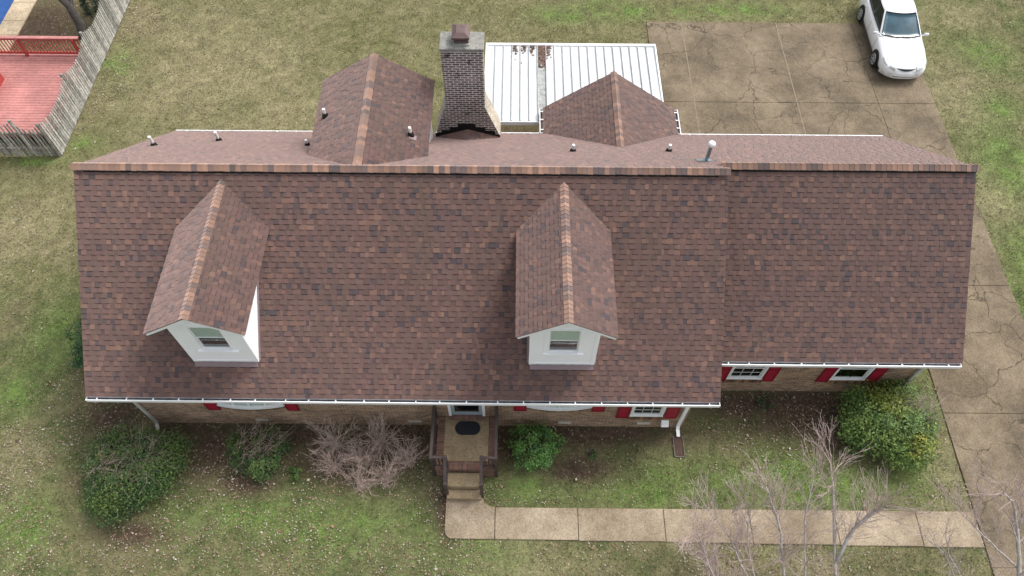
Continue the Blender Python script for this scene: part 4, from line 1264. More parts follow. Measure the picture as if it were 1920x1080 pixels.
for a, b_ in zip(yy[:-1], yy[1:]): fpanel((-17.46, a, 0), (-17.46, b_, 0), 1.72, 1.42)
xx = [-17.46, -18.5, -20.9, -23.3]
for a, b_ in zip(xx[:-1], xx[1:]): fpanel((b_, 6.22, 0), (a, 6.22, 0), 1.82, 1.45, gap=.045, w=.10)
for y in yy: fpost(-17.53, y + .02, 1.72)
for x in xx[1:]: fpost(x, 6.30, 1.85)

dk = empty('wooden_deck', (-20.5, 9, 0))
tag(dk, 'faded red wooden deck with railing behind the grey fence', 'deck')
def dkl(o): o.location = (20.5, -9, 0); return o
mb = MB(); y = 6.75
while y < 11.2: mb.bbox((-25.5, y, .55), (-17.75, y + .133, .60 + random.uniform(-.002, .002)), .006); y += .142
mb.box((-25.4, 6.8, .42), (-17.8, 11.2, .549), m=1)
dkl(mb.build('deck_floor', ['reddeck', 'redrail'], dk))
mb = MB()
mb.bbox((-25.5, 11.14, 1.46), (-17.72, 11.30, 1.50), .006, m=1); mb.box((-25.5, 11.19, 1.36), (-17.75, 11.23, 1.459)); mb.box((-25.5, 11.18, .68), (-17.75, 11.24, .77))
x = -25.4
while x < -17.8: mb.box((x, 11.20, .77), (x + .035, 11.222, 1.36)); x += .135
for x in (-24.8, -22.6, -20.25, -18.0): mb.bbox((x, 11.10, .5), (x + .09, 11.19, 1.459), .006)
dkl(mb.build('railing', ['redrail', 'reddeck'], dk))
mb = MB()
for k in range(4): mb.bbox((-22.4, 8.45 + k * .345, 1.0), (-20.62, 8.78 + k * .345, 1.04), .006)
mb.box((-22.3, 8.50, .60), (-20.70, 8.54, .999), m=1); mb.box((-20.70, 8.5, .6), (-20.66, 9.78, .999), m=1); mb.box((-22.3, 9.74, .6), (-20.7, 9.78, .999), m=1)
dkl(mb.build('bench', ['reddeck', 'redrail'], dk))

mb = MB()
for y0, y1 in ((10.5, 13.1), (13.1, 14.05), (14.05, 15.3), (15.3, 17.2), (17.2, 19.5)): mb.bbox((-22.66, y0 + .008, -.1), (-21.68, y1 - .008, .05), .012)
tag(mb.build('pool_deck', 'coping'), 'tan concrete pool deck strip with joints', 'pool deck', kind='structure')
mb = MB(); nx_ = 20
for i in range(nx_):
    for j in range(nx_):
        def P_(i, j): return (-34 + 11.33 * i / nx_, 11 + 10.0 * j / nx_, -.02 + .02 * math.sin(i * 1.7) * math.cos(j * 1.3))
        mb.face([P_(i, j), P_(i + 1, j), P_(i + 1, j + 1), P_(i, j + 1)])
tag(mb.build('pool_cover', 'pool', smooth=True), 'blue swimming pool surface beside the tan pool deck', 'pool', kind='structure')

# ------------------------------------------------------------------ car
def car():
    S = 1.05
    root = empty('parked_car', (15.965, 13.08, .03), math.radians(-90 + -2.6))
    root.scale = (S, S, S)
    tag(root, 'white four door sedan parked at the edge of the driveway', 'car')
    ST = [  # x, half width, bottom, shoulder, top
        (2.40, .52, .34, .50, .52), (2.36, .66, .26, .58, .61), (2.24, .78, .22, .66, .69), (2.05, .85, .20, .72, .755), (1.75, .885, .19, .78, .83), (1.43, .90, .19, .83, .885), (1.1, .905, .18, .87, .93), (.8, .905, .18, .90, .965),
        (.3, .905, .18, .92, .97), (-.3, .905, .18, .935, .98), (-.9, .905, .18, .95, 1.0), (-1.3, .90, .19, .965, 1.02), (-1.7, .89, .19, .97, 1.04), (-2.05, .86, .21, .965, 1.03), (-2.28, .80, .26, .93, .98), (-2.38, .72, .34, .85, .88), (-2.41, .62, .42, .72, .74)]
    mb = MB(); ring = []
    for x, w, zb, zs, zt in ST:
        half = [(0, zb), (w * .80, zb), (w * .95, zb + .08), (w * .995, zb + .22), (w, .5 * (zb + zs) + .06), (w * .985, zs - .10), (w * .94, zs - .02), (w * .86, zs + .012), (w * .55, zt - .012), (0, zt)]
        if zs < .62: half = [(0, zb), (w * .8, zb), (w * .95, zb + .05), (w * .99, zb + .1), (w, .5 * (zb + zs)), (w * .985, zs - .07), (w * .95, zs - .02), (w * .86, zs + .005), (w * .55, zt - .006), (0, zt)]
        ring.append([(x, y, z) for y, z in half] + [(x, -y, z) for y, z in half[-2:0:-1]])
    n_ = len(ring[0]); vs = sum(ring, [])
    fs = [tuple(reversed(range(n_))), tuple(range((len(ring) - 1) * n_, len(ring) * n_))]
    for i in range(len(ring) - 1):
        for k in range(n_): j = (k + 1) % n_; fs.append((i * n_ + k, i * n_ + j, (i + 1) * n_ + j, (i + 1) * n_ + k))
    mb.mesh(vs, fs)
    # greenhouse
    LV = 7
    def xfz(t_): return .98 - .92 * t_ - .06 * t_ * t_
    def xrz(t_): return -1.80 + .72 * t_
    def hwz(t_): return .815 - .185 * t_ - .03 * t_ ** 3
    def zz(t_): return .93 + .50 * t_
    def fp(y_, t_): h = hwz(t_); return Vector((xfz(t_) - .16 * (abs(y_) / h) ** 2.2, y_, zz(t_) + (0.035 * (1 - (y_ / h) ** 2) * t_)))
    def rp(y_, t_): h = hwz(t_); return Vector((xrz(t_) + .14 * (abs(y_) / h) ** 2.2, y_, zz(t_) + (0.035 * (1 - (y_ / h) ** 2) * t_)))
    def sp_(x_, t_, sg): 
        h = hwz(t_); f = xfz(t_) - .16; r = xrz(t_) + .14; m_ = (f + r) / 2
        return Vector((x_, sg * (h + .035 * (1 - ((x_ - m_) / ((f - r) / 2)) ** 2)), zz(t_)))
    def perim(t_):
        h = hwz(t_); out = []
        for k in range(9): out.append(fp(-h + 2 * h * k / 8, t_))
        f = xfz(t_) - .16; r = xrz(t_) + .14
        for k in range(1, 10): out.append(sp_(f + (r - f) * k / 10, t_, 1))
        for k in range(9): out.append(rp(h - 2 * h * k / 8, t_))
        for k in range(1, 10): out.append(sp_(r + (f - r) * k / 10, t_, -1))
        return out
    rings = [perim(i / LV) for i in range(LV + 1)]
    # roof dome
    top_ = rings[-1]; cx_ = sum((p.x for p in top_)) / len(top_)
    for f_, dz in ((.93, .022), (.75, .038), (.45, .05), (.15, .056)):
        rings.append([Vector((cx_ + (p.x - cx_) * f_, p.y * f_, p.z * .0 + 1.43 + (p.z - 1.43) * f_ + dz)) for p in top_])
    k_ = len(rings[0]); vs = sum(rings, []); fs = []
    for i in range(len(rings) - 1):
        for k in range(k_): j = (k + 1) % k_; fs.append((i * k_ + k, i * k_ + j, (i + 1) * k_ + j, (i + 1) * k_ + k))
    fs.append(tuple(range((len(rings) - 1) * k_, len(rings) * k_)))
    mb.mesh(vs, fs)
    body = mb.build('body', 'carpaint', root, smooth=True)
    def patch(name, fn, us, ts, mt, off, parent=root, smooth=True):
        g = [[fn(a, b_) for a in us] for b_ in ts]
        m_ = MB(); vs = []; nu = len(us)
        for r_i in range(len(ts)):
            for c_i in range(nu):
                p = g[r_i][c_i]; px_ = g[r_i][min(c_i + 1, nu - 1)] - g[r_i][max(c_i - 1, 0)]; py_ = g[min(r_i + 1, len(ts) - 1)][c_i] - g[max(r_i - 1, 0)][c_i]
                nn = px_.cross(py_).normalized(); ctr = Vector((-.4, 0, .8))
                if nn.dot(p - ctr) < 0: nn = -nn
                vs.append(p + nn * off)
        fs = [(r_i * nu + c_i, r_i * nu + c_i + 1, (r_i + 1) * nu + c_i + 1, (r_i + 1) * nu + c_i) for r_i in range(len(ts) - 1) for c_i in range(nu - 1)]
        vs2 = vs + [v_ - (v_ - Vector((-.4, v_.y * .5, .8))).normalized() * .012 for v_ in vs]
        nn_ = len(vs)
        edge = [c_i for c_i in range(nu)] + [r_i * nu + nu - 1 for r_i in range(1, len(ts))] + [(len(ts) - 1) * nu + c_i for c_i in range(nu - 2, -1, -1)] + [r_i * nu for r_i in range(len(ts) - 2, 0, -1)]
        fs += [(edge[i], edge[(i + 1) % len(edge)], nn_ + edge[(i + 1) % len(edge)], nn_ + edge[i]) for i in range(len(edge))]
        m_.mesh(vs2, fs)
        return m_.build(name, mt, parent, smooth=smooth)
    lin = lambda a, b_, n_: [a + (b_ - a) * i / (n_ - 1) for i in range(n_)]
    patch('windscreen_seal', lambda u, t_: fp(u * hwz(t_), t_), lin(-.95, .95, 15), lin(.05, .955, 7), 'black', .005)
    patch('windscreen', lambda u, t_: fp(u * hwz(t_), t_), lin(-.92, .92, 15), lin(.10, .92, 7), 'carglass', .010)
    patch('rear_window', lambda u, t_: rp(u * hwz(t_), t_), lin(-.88, .88, 13), lin(.15, .90, 6), 'carglass', .008)
    for sg in (-1, 1):
        def sw(u, t_, a, b_, sg=sg):
            # side glass in local u 0..1 between slanted ends
            f = xfz(t_) - .22; r = xrz(t_) + .26
            return sp_(f + (r - f) * (a + (b_ - a) * u), t_, sg)
        patch('pillar_trim', lambda u, t_: sw(u, t_, .01, .97), lin(0, 1, 15), lin(.07, .93, 5), 'black', .004)
        patch('side_window', lambda u, t_: sw(u, t_, .03, .50), lin(0, 1, 9), lin(.10, .90, 5), 'cardark', .008)
        patch('side_window', lambda u, t_: sw(u, t_, .52, .95), lin(0, 1, 9), lin(.10, .90, 5), 'cardark', .008)
        # mirror
        m_ = MB(); c0 = Vector((.70, sg * .93, .99))
        m_.lathe([(.02, -.10), (.065, -.07), (.08, 0), (.07, .07), (.02, .10)], (0, 0, 0), 10, axis='y')
        m_.v = [(v_[0] * .65 + c0.x, v_[1] * 1.0 + c0.y + sg * .06, v_[2] * .9 + c0.z) for v_ in m_.v]
        m_.tube([(.72, sg * .84, .95), (.71, sg * .95, .975)], .03, 6)
        m_.build('mirror', 'carpaint', root, smooth=True)
        # headlamp lying on the nose corner
        def hl(u, v_, sg=sg):
            x = 2.315 - .34 * u + .035 * v_ - .02; y = .40 + .40 * u ** .8 + .03 * v_
            z = .625 + .085 * u - .0 - .075 * v_ * (1 - .3 * u)
            return Vector((x + .03, sg * y, z + .012))
        m_ = MB(); us = lin(0, 1, 8); 
        up_ = [Vector((2.25 - .52 * u ** 1.1, sg * (.39 + .40 * u ** .8), .706 + .095 * u)) for u in us]
        lo_ = [Vector((2.41 - .26 * u ** 1.6 - .16 * u, sg * (.42 + .44 * u ** .7), .600 + .12 * u)) for u in us]
        up_[-1] = (up_[-1] + lo_[-1]) / 2; lo_[-1] = up_[-1]
        vs = up_ + lo_ + [p - Vector((.03, 0, .03)) for p in up_] + [p - Vector((.03, 0, .03)) for p in lo_]; n2 = len(us)
        m_.mesh(vs, [(i, i + 1, n2 + i + 1, n2 + i) for i in range(n2 - 1)] + [(i, 2 * n2 + i, 2 * n2 + i + 1, i + 1) for i in range(n2 - 1)] + [(n2 + i, n2 + i + 1, 3 * n2 + i + 1, 3 * n2 + i) for i in range(n2 - 1)])
        m_.build('headlight', 'lamp', root, smooth=True)
        # tail lamp
        m_ = MB(); m_.bbox((-2.40, sg * .50, .68), (-2.22, sg * .80, .86), .02); m_.build('tail_light', 'redframe', root)
        # door handles
        for hx_ in (-.35, -1.25):
            m_ = MB(); m_.bbox((hx_ - .09, sg * .905, .80), (hx_ + .09, sg * .925, .825), .006); m_.build('door_handle', 'carpaint', root)
        for ax in (1.43, -1.29):
            m_ = MB()
            # black plate painting in the shade of the open wheel arch
            pr = [Vector((ax + .375 * math.cos(math.pi * k / 14), sg * .903, .32 + .375 * math.sin(math.pi * k / 14))) for k in range(15)]
            pr = [Vector((ax + .375, sg * .903, .20))] + pr + [Vector((ax - .375, sg * .903, .20))]
            m_.prism(pr, (0, sg * .006, 0)); m_.build('arch_shade', 'black', root)
            m_ = MB(); m_.lathe([(.20, -.10), (.30, -.11), (.325, -.07), (.325, .07), (.30, .105), (.225, .11)], (ax, sg * .835, .325), 26, axis='y')
            wh = m_.build('wheel', 'tyre', root, smooth=True)
            m_ = MB(); yo = sg * .948
            m_.lathe([(.222, -.012), (.222, .0), (.20, .006), (.185, -.01)], (ax, yo, .325), 24, axis='y', m=1, cap=False)
            for k in range(7):
                t_ = 2 * math.pi * k / 7 + .3; c_, s_ = math.cos(t_), math.sin(t_)
                q = [(-.02, .03), (.02, .03), (.035, .20), (-.035, .20)]
                m_.prism([(ax + a * c_ - b_ * s_, yo - sg * .004, .325 + a * s_ + b_ * c_) for a, b_ in q], (0, sg * .012, 0))
            m_.lathe([(.045, -.005), (.045, .014), (.02, .018)], (ax, yo - .004, .325), 12, axis='y')
            m_.build('rim', ['rim', 'rim'], wh)
    m_ = MB()
    def sidept(x, z, sg):
        i = max(k for k in range(len(ST)) if ST[k][0] >= x); i = min(i, len(ST) - 2)
        f = (ST[i][0] - x) / (ST[i][0] - ST[i + 1][0]); w = ST[i][1] + (ST[i + 1][1] - ST[i][1]) * f
        return Vector((x, sg * (w + .002) * (1 - .05 * max(0, (z - .62) / .3) ** 2), z))
    for sg in (-1, 1):
        for x in (.85, -.22, -1.22):
            m_.tube([sidept(x, z, sg) for z in (.30, .45, .60, .72, .84)], .006, 4)
        m_.tube([sidept(x, .29, sg) for x in (.85, .3, -.2, -.8, -1.0)], .006, 4)
        m_.tube([Vector((2.2, sg * .62, .722)), Vector((1.8, sg * .72, .812)), Vector((1.3, sg * .77, .895)), Vector((.95, sg * .78, .945))], .006, 4)
    m_.build('panel_gap', 'grille', root)
    for y0 in (.55, -.15):
        m_ = MB(); m_.tube([(.99, y0, .975), (.90, y0 - .28, 1.015), (.90, y0 - .55, 1.02)], .010, 5); m_.build('wiper', 'black', root)
    m_ = MB()
    us = lin(-1, 1, 11)
    t_p = [Vector((2.375 - .05 * u * u, .36 * u, .655 - .02 * (1 - u * u) * 0)) for u in us]; b_p = [Vector((2.425 - .07 * u * u - .02, .33 * u, .575 + .055 * u * u)) for u in us]
    nn_ = len(us)
    m_.mesh(t_p + b_p + [p - Vector((.04, 0, .02)) for p in t_p] + [p - Vector((.04, 0, .02)) for p in b_p], [(i, i + 1, nn_ + i + 1, nn_ + i) for i in range(nn_ - 1)] + [(i, 2 * nn_ + i, 2 * nn_ + i + 1, i + 1) for i in range(nn_ - 1)] + [(nn_ + i, nn_ + i + 1, 3 * nn_ + i + 1, 3 * nn_ + i) for i in range(nn_ - 1)])
    m_.build('grille', 'grille', root)
    # front bumper bar with its own lip and a dark intake line
    m_ = MB()
    sec = [(0.0, .20), (.035, .24), (.05, .34), (.045, .44), (.02, .52), (-.03, .555)]
    path = [(2.40 - .02 * 0 - .42 * abs(u) ** 3.2, .84 * u) for u in lin(-1, 1, 21)]
    vs = []
    for x, y in path:
        for dx_, z in sec: vs.append((x + dx_ - .0, y * (1 + dx_ * .4), z))
        vs.append((x - .12, y * .9, .54)); vs.append((x - .12, y * .9, .21))
    k_ = len(sec) + 2
    m_.mesh(vs, [(i * k_ + a, i * k_ + (a + 1) % k_, (i + 1) * k_ + (a + 1) % k_, (i + 1) * k_ + a) for i in range(20) for a in range(k_)] + [tuple(range(k_)), tuple(reversed(range(20 * k_, 21 * k_)))])
    m_.build('bumper', 'carpaint', root, smooth=True)
    m_ = MB()
    for i in range(5, 15):
        a, b_ = path[i], path[i + 1]
        m_.prism([(a[0] + .050, a[1] * 1.015, .325), (b_[0] + .050, b_[1] * 1.015, .325), (b_[0] + .053, b_[1] * 1.015, .35), (a[0] + .053, a[1] * 1.015, .35)], (.004, 0, 0))
    m_.build('air_intake', 'grille', root)
    return root
car()

# ------------------------------------------------------------------ shrubs
def leaf_quads(P, Nrm, size, cols):
    n_ = len(P)
    rnd = rng.normal(size=(n_, 3)); Nn = Nrm + rnd * .55; Nn /= np.linalg.norm(Nn, axis=1, keepdims=True)
    a = np.cross(Nn, rng.normal(size=(n_, 3))); a /= np.linalg.norm(a, axis=1, keepdims=True); b_ = np.cross(Nn, a)
    L_ = (size * rng.uniform(.7, 1.3, n_))[:, None]; W_ = L_ * .48
    V = np.empty((n_ * 4, 3)); V[0::4] = P - a * L_; V[1::4] = P - b_ * W_ + Nn * L_ * .12; V[2::4] = P + a * L_; V[3::4] = P + b_ * W_ + Nn * L_ * .12
    return V, np.arange(n_ * 4).reshape(n_, 4), cols
def shrub(name, x, y, rx, ry, h, nl, size, pal, label, twigs=0, twmat='deadtwig', hole=None, group=None, rot=0, nclump=90, yellow=None, hp=.8):
    root = empty(name, (x, y, 0), rot)
    tag(root, label, 'shrub', group)
    lum = [(rng.uniform(0, 6.28), rng.uniform(-.3, 1.2), rng.uniform(.75, 1.12)) for _ in range(9)]
    cen, nr = [], []
    for k in range(nclump):
        t_ = rng.uniform(0, 2 * np.pi); cph = rng.uniform(-.15, 1); sph = math.sqrt(max(0, 1 - cph * cph))
        rr = rng.uniform(.74, 1.0) * (1 + .13 * math.sin(3 * t_ + x) + .08 * math.sin(5 * t_ + y))
        d_ = np.array([math.cos(t_) * sph, math.sin(t_) * sph, cph])
        p = np.array([d_[0] * rx * rr, d_[1] * ry * rr, max(.08, h * .40 + d_[2] * h * .58 * rr)])
        if hole and ((p[0] - hole[0]) / hole[2]) ** 2 + ((p[1] - hole[1]) / hole[3]) ** 2 < 1 and rng.random() < hp: continue
        cen.append(p); nr.append(d_)
    cen, nr = np.array(cen), np.array(nr)
    idx = rng.integers(0, len(cen), nl)
    cr = min(rx, ry, h) * rng.uniform(.13, .27, len(cen))
    off = rng.normal(size=(nl, 3)) * cr[idx][:, None] * .62
    P = cen[idx] + off
    P[:, 2] = np.clip(P[:, 2], .03, None)
    if hole:
        kp = ~((((P[:, 0] - hole[0]) / (hole[2] * .8)) ** 2 + ((P[:, 1] - hole[1]) / (hole[3] * .8)) ** 2 < 1) & (rng.random(nl) < hp * .6)); P = P[kp]; idx = idx[kp]
    ctint = np.array(pal)[rng.integers(0, len(pal), len(cen))]
    if yellow is not None:
        for q in yellow:
            m_ = ((cen[:, 0] - q[0]) ** 2 + (cen[:, 1] - q[1]) ** 2) < q[2] ** 2
            ctint[m_] = np.array(q[3])
    cols = ctint[idx] * rng.uniform(.65, 1.4, len(P))[:, None]
    V, F, cc = leaf_quads(P, nr[idx] * .8 + np.array((0, 0, .6)), size, cols)
    raw_mesh('foliage', V, F, 'leaf', cc, root)
    mb = MB()
    for k in range(10):
        t_ = random.uniform(0, 6.28); q = random.uniform(.3, .75)
        mb.tube([(0.05 * math.cos(t_), .05 * math.sin(t_), -.02), (rx * q * .5 * math.cos(t_), ry * q * .5 * math.sin(t_), h * .45), (rx * q * math.cos(t_), ry * q * math.sin(t_), h * .8)], [.022, .014, .006], 5)
    mb.build('stem', 'darkbark', root)
    if twigs:
        mb = MB()
        hx_, hy_, hrx, hry = hole if hole else (0, 0, rx * .8, ry * .8)
        for k in range(twigs):
            a = random.uniform(0, 6.28); q = math.sqrt(random.random()) * 1.15
            px_, py_ = hx_ + hrx * q * math.cos(a), hy_ + hry * q * math.sin(a)
            pz_ = h * random.uniform(.45, .98)
            d_ = random.gauss(.5, 1.1); L_ = random.uniform(.25, .75)
            p0 = Vector((px_, py_, pz_)); p1 = p0 + Vector((math.cos(d_) * L_ * .5, math.sin(d_) * L_ * .5, random.uniform(-.05, .12))); p2 = p1 + Vector((math.cos(d_ + random.gauss(0, .5)) * L_ * .5, math.sin(d_ + random.gauss(0, .5)) * L_ * .5, random.uniform(-.08, .1)))
            r0 = random.uniform(.004, .0075)
            mb.tube([p0, p1, p2], [r0, r0 * .7, r0 * .35], 4, cap=False)
            for q_ in range(2):
                s0 = p0.lerp(p1, random.random()); e0 = s0 + Vector((math.cos(d_ + random.choice([-.8, .8])) * .2, math.sin(d_ + random.choice([-.8, .8])) * .2, random.uniform(-.03, .1)))
                mb.tube([s0, e0], [r0 * .6, r0 * .25], 3, cap=False)
        mb.build('bare_twigs', twmat, root)
    return root
DG = [(.050, .100, .030), (.064, .122, .033), (.040, .080, .028), (.085, .150, .038), (.110, .175, .042)]
shrub('evergreen_shrub', -11.12, -6.2, 1.42, 1.22, 1.15, 21000, .034, DG + [(.125, .165, .04)], 'large round dark green shrub with dead grey twigs in its middle', twigs=200, hole=(.05, .05, .95, .58), nclump=330, rot=.35, hp=.42)
shrub('evergreen_shrub', -7.55, -5.55, .85, .76, .75, 4200, .032, DG, 'small sparse dark green shrub thinned by grey twigs near the brick wall', twigs=100, hole=(.0, .12, .55, .42), nclump=90, hp=.6)
shrub('evergreen_shrub', .62, -5.32, .74, .66, .85, 4600, .034, [(.085, .20, .05), (.11, .24, .055), (.07, .165, .045), (.14, .27, .06)], 'small bright green leafy shrub right of the front porch', nclump=62)
shrub('evergreen_shrub', 11.25, -4.55, 1.34, 1.24, 1.35, 14500, .044, [(.105, .185, .044), (.13, .215, .048), (.082, .15, .04), (.165, .235, .05)], 'large leafy shrub with yellow patches beside the driveway', twigs=110, twmat='deadtwig', hole=(.75, .25, .42, .24), nclump=210, yellow=[(-.25, .55, .42, (.22, .265, .05)), (.5, -.85, .30, (.28, .285, .05)), (.0, .1, .3, (.22, .265, .05)), (-.6, .3, .3, (.17, .235, .05))])
shrub('evergreen_shrub', -13.45, -2.0, .78, .85, 1.15, 3400, .036, [(.03, .095, .03), (.04, .12, .035), (.026, .075, .026)], 'dark green shrub half hidden at the left end of the house', nclump=70)
shrub('evergreen_shrub', -18.35, 14.6, .55, 1.0, 1.7, 3200, .04, [(.012, .028, .012), (.016, .035, .014)], 'very dark evergreen shrub behind the fence by the neighbouring tree', nclump=80)
shrub('seedling', 2.34, -5.45, .18, .15, .22, 130, .03, DG, 'tiny green seedling alone in the bare lawn right of the porch', nclump=9)
shrub('seedling', -6.43, -6.12, .22, .22, .28, 220, .03, [(.09, .18, .035)], 'small bright green sprout between the dark shrub and bare twiggy shrubs', nclump=12)
shrub('seedling', 7.9, -3.75, .35, .25, .25, 200, .03, [(.05, .10, .03)], 'low green seedling at the wall below the first wing window', nclump=12)

def bare_shrub(x, y, r, h, n_, label, lean=(0, 0)):
    root = empty('bare_shrub', (x, y, 0)); tag(root, label, 'shrub', 'bare twiggy shrubs left of the porch')
    mb = MB()
    sk = random.uniform(0, 6.28)
    for k in range(n_):
        a = random.uniform(0, 6.28); q = random.uniform(.25, 1.0) * (1.15 + .35 * math.cos(a - sk) + .2 * math.sin(3 * a + sk)) * random.choice([.7, .9, 1, 1, 1.2])
        dx_, dy_ = math.cos(a) * r * q + lean[0] + random.gauss(0, .10), math.sin(a) * r * q + lean[1] + random.gauss(.06, .10)
        hh = h * math.sqrt(max(.10, 1.1 - q * q * .6)) * random.uniform(.55, 1.1)
        bx0, by0 = random.gauss(0, .09), random.gauss(0, .09)
        r0 = random.uniform(.004, .0075)
        p = [Vector((bx0, by0, 0)), Vector((bx0 + dx_ * .30 + random.gauss(0, .04), by0 + dy_ * .30 + random.gauss(0, .04), hh * .5)), Vector((dx_ * .72 + random.gauss(0, .06), dy_ * .72 + random.gauss(0, .06), hh * .88)), Vector((dx_, dy_, hh))]
        mb.tube(p, [r0, r0 * .8, r0 * .55, r0 * .3], 4, cap=False)
        for q_ in range(random.randint(5, 9)):
            t_ = random.uniform(.35, .95); i = min(2, int(t_ * 3)); s0 = p[i].lerp(p[i + 1], t_ * 3 - i)
            d_ = Vector((dx_, dy_, hh)).normalized() + Vector((random.gauss(0, .45), random.gauss(0, .45), random.gauss(.1, .25)))
            e0 = s0 + d_.normalized() * random.uniform(.12, .32)
            mb.tube([s0, e0], [r0 * .5, r0 * .22], 3, cap=False)
    mb.build('twigs', 'drytwig', root)
    mb = MB(); mb.lathe([(.07, -.02), (.085, .03), (.06, .09), (.02, .11)], (0, 0, 0), 9); mb.build('stump', 'deadtwig', root)
for a in ((-5.30, -5.95, .72, .75, 80, 'bare twiggy shrub, front left of the group by the porch'), (-4.42, -5.75, .72, .9, 90, 'bare twiggy shrub in the centre of the group by the porch'), (-3.72, -6.30, .60, .65, 60, 'bare twiggy shrub, front right of the group by the porch'),
          (-3.10, -5.80, .58, .95, 70, 'upright bare twiggy shrub nearest the porch railing'), (-4.45, -6.50, .55, .5, 54, 'lowest bare twiggy shrub at the lawn edge of the group'), (-5.35, -5.25, .85, 1.25, 90, 'bare twiggy shrub against the brick wall, back left of the group'), (-3.95, -5.15, .80, 1.2, 90, 'bare twiggy shrub against the brick wall, back right of the group')):
    bare_shrub(*a[:4], int(a[4] * .8), a[5])

# ------------------------------------------------------------------ bare trees
def grow(mbT, mbt, p, d, L_, r, depth, upb=.35):
    """side branch with twigs"""
    n_ = 3; pts = [p]; rad = [r]
    for i in range(n_):
        d = (d + Vector((random.gauss(0, .09), random.gauss(0, .09), random.gauss(.03, .07)))).normalized()
        p = p + d * L_ / n_
        pts.append(p); rad.append(max(.0032, r * (1 - .7 * (i + 1) / n_)))
    (mbT if r > .02 else mbt).tube(pts, rad, 6 if r > .02 else 4, cap=False)
    if depth <= 0: return
    k = random.randint(3, 5)
    for j in range(k):
        t_ = random.uniform(.25, 1.0) * n_; i = min(n_ - 1, int(t_)); q = pts[i].lerp(pts[i + 1], t_ - i)
        ax = Vector((random.gauss(0, 1), random.gauss(0, 1), random.gauss(0, .8))).normalized()
        nd = (d + ax * random.uniform(.30, .62) + Vector((0, .05, upb * .25))).normalized()
        grow(mbT, mbt, q, nd, L_ * random.uniform(.55, .85), max(.004, rad[i] * .55), depth - 1, upb)
def whip(mb, p, d, L_, r):
    pts = [p]
    for i in range(4):
        d = (d + Vector((random.gauss(0, .07), random.gauss(0, .07), random.gauss(.04, .05)))).normalized()
        p = p + d * L_ / 4; pts.append(p)
    mb.tube(pts, [r, r * .85, r * .7, r * .55, r * .4], 4, cap=False)
    for j in range(random.randint(1, 4)):
        i = random.randint(1, 3); q = pts[i].lerp(pts[i + 1], random.random())
        nd = (d + Vector((random.gauss(0, .4), random.gauss(0, .4), random.gauss(0, .3)))).normalized()
        mb.tube([q, q + nd * L_ * random.uniform(.2, .45)], [r * .6, r * .35], 3, cap=False)

def tree(name, base, stems, label, r0=.07, depth=3, mats=('bark', 'twig'), nb=6, bl=.9, group=None, whips=0):
    root = empty(name, (base[0], base[1], 0)); tag(root, label, 'tree', group)
    mT, mt = MB(), MB(); o = Vector((base[0], base[1], 0))
    for st_, rr in stems:
        P = [Vector(p) - o for p in st_]
        # refine path
        Q = []
        for i in range(len(P) - 1):
            for k in range(3): Q.append(P[i].lerp(P[i + 1], k / 3) + Vector((random.gauss(0, .012), random.gauss(0, .012), 0)))
        Q.append(P[-1])
        rad = [max(.010, rr * (1 - .72 * i / (len(Q) - 1))) for i in range(len(Q))]
        mT.tube(Q, rad, 8)
        for j in range(nb):
            i = random.randint(len(Q) // 3, len(Q) - 2)
            T = (Q[i + 1] - Q[i]).normalized()
            nd = (T * random.uniform(.5, 1) + Vector((random.gauss(0, .75), random.gauss(.15, .7), random.gauss(.25, .35)))).normalized()
            grow(mT, mt, Q[i], nd, bl * random.uniform(.55, 1.1), rad[i] * .45, depth - 1)
        for j in range(whips):
            i = random.randint(len(Q) // 4, len(Q) - 2); T = (Q[i + 1] - Q[i]).normalized()
            nd = (T * .8 + Vector((random.gauss(0, .55), random.gauss(.1, .5), random.gauss(.25, .3)))).normalized()
            whip(mt, Q[i], nd, random.uniform(.35, .95), random.uniform(.0045, .0075))
        for j in range(3):
            T = (Q[-1] - Q[-2]).normalized()
            grow(mT, mt, Q[-1], (T + Vector((random.gauss(0, .4), random.gauss(0, .4), random.gauss(.2, .2)))).normalized(), bl * .9, rad[-1] * .8, depth - 1)
    mT.build('trunk', mats[0], root, smooth=True)
    mt.build('crown', mats[1], root)
    return root
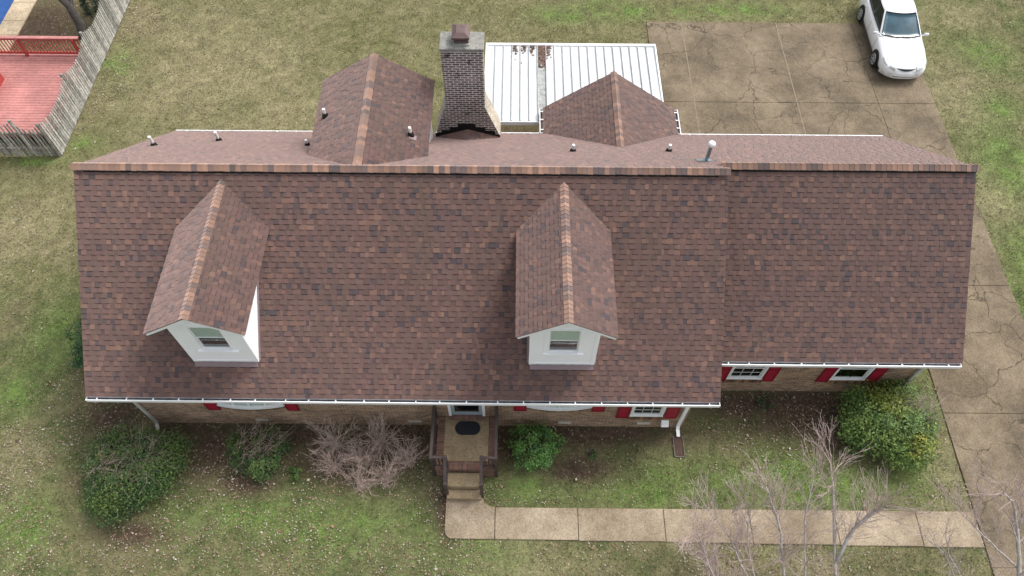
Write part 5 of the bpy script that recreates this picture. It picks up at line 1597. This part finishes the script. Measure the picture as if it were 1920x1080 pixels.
tree('bare_tree', (7.5, -11.25), [
    ([(7.9, -11.2, -.05), (8.43, -9.95, 1.0), (8.14, -9.22, 1.9), (8.14, -7.46, 2.8), (8.04, -6.79, 3.3)], .062),
    ([(8.16, -8.9, 2.1), (8.51, -8.22, 2.7), (8.9, -7.96, 3.2), (9.05, -7.88, 3.5)], .055),
    ([(7.5, -11.25, -.05), (7.1, -10.09, 1.0), (6.88, -9.21, 1.8), (6.79, -8.3, 2.4), (6.54, -7.77, 2.9), (6.3, -7.4, 3.3)], .05),
    ([(7.6, -11.25, -.05), (7.54, -9.96, 1.0), (7.41, -8.97, 1.9), (7.4, -7.95, 2.6), (7.56, -7.17, 3.2)], .04),
    ([(7.1, -11.3, -.05), (6.44, -10.32, .8), (5.97, -9.2, 1.7), (5.55, -8.39, 2.2), (4.99, -7.84, 2.6)], .042),
    ([(7.2, -11.3, -.05), (6.5, -10.2, .9), (6.2, -9.3, 1.6), (6.0, -8.6, 2.1), (6.0, -7.9, 2.5)], .04),
    ([(7.1, -11.4, -.05), (6.0, -10.4, 1.0), (5.3, -9.6, 1.5), (5.0, -9.0, 1.9), (4.75, -8.75, 2.2)], .034),
    ([(7.1, -11.35, -.05), (6.24, -10.35, 1.0), (5.32, -9.73, 1.8), (4.9, -9.07, 2.3), (4.63, -8.39, 2.7)], .036)],
    'large bare many stemmed tree with pinkish twigs over the front walkway', nb=10, depth=3, bl=.74, whips=62)
tree('bare_tree', (12.75, -11.18), [
    ([(12.75, -11.18, -.05), (12.97, -10.01, .8), (12.98, -9.11, 1.6), (12.88, -8.08, 2.3), (12.67, -7.55, 2.8), (12.3, -7.44, 3.1)], .075),
    ([(13.0, -8.95, 1.65), (12.32, -8.57, 2.1), (11.64, -8.17, 2.6), (11.29, -8.01, 2.9)], .03),
    ([(12.88, -8.08, 2.3), (13.13, -7.44, 2.9)], .035)],
    'bare grey trunked tree at the right end of the walkway', nb=5, depth=3, whips=28)
tree('bare_tree', (11.92, -11.19), [
    ([(11.92, -11.19, -.05), (11.77, -9.89, .8), (11.38, -9.11, 1.5), (10.98, -8.69, 2.0), (10.36, -8.35, 2.5)], .035),
    ([(11.92, -11.19, -.05), (11.88, -10.03, .9), (11.46, -9.13, 1.6), (11.06, -8.71, 2.1), (10.88, -8.28, 2.5)], .032)],
    'thin bare sapling between the two larger bare trees', nb=4, depth=2, bl=.6, whips=26)
tree('leaning_tree', (-18.75, 13.05), [
    ([(-18.75, 13.05, -.1), (-18.79, 13.3, .6), (-18.9, 13.45, 1.3), (-19.4, 13.5, 2.2), (-20.2, 13.5, 3.0)], .24),
    ([(-18.85, 13.4, 1.1), (-19.0, 14.2, 1.9), (-19.3, 15.2, 2.6)], .13),
    ([(-19.3, 13.5, 2.0), (-20.2, 14.6, 2.4), (-21.6, 15.6, 2.6)], .07)],
    'dark leaning tree trunk with tangled bare twigs behind the grey fence', mats=('darkbark', 'deadtwig'), nb=9, depth=3, bl=.9)
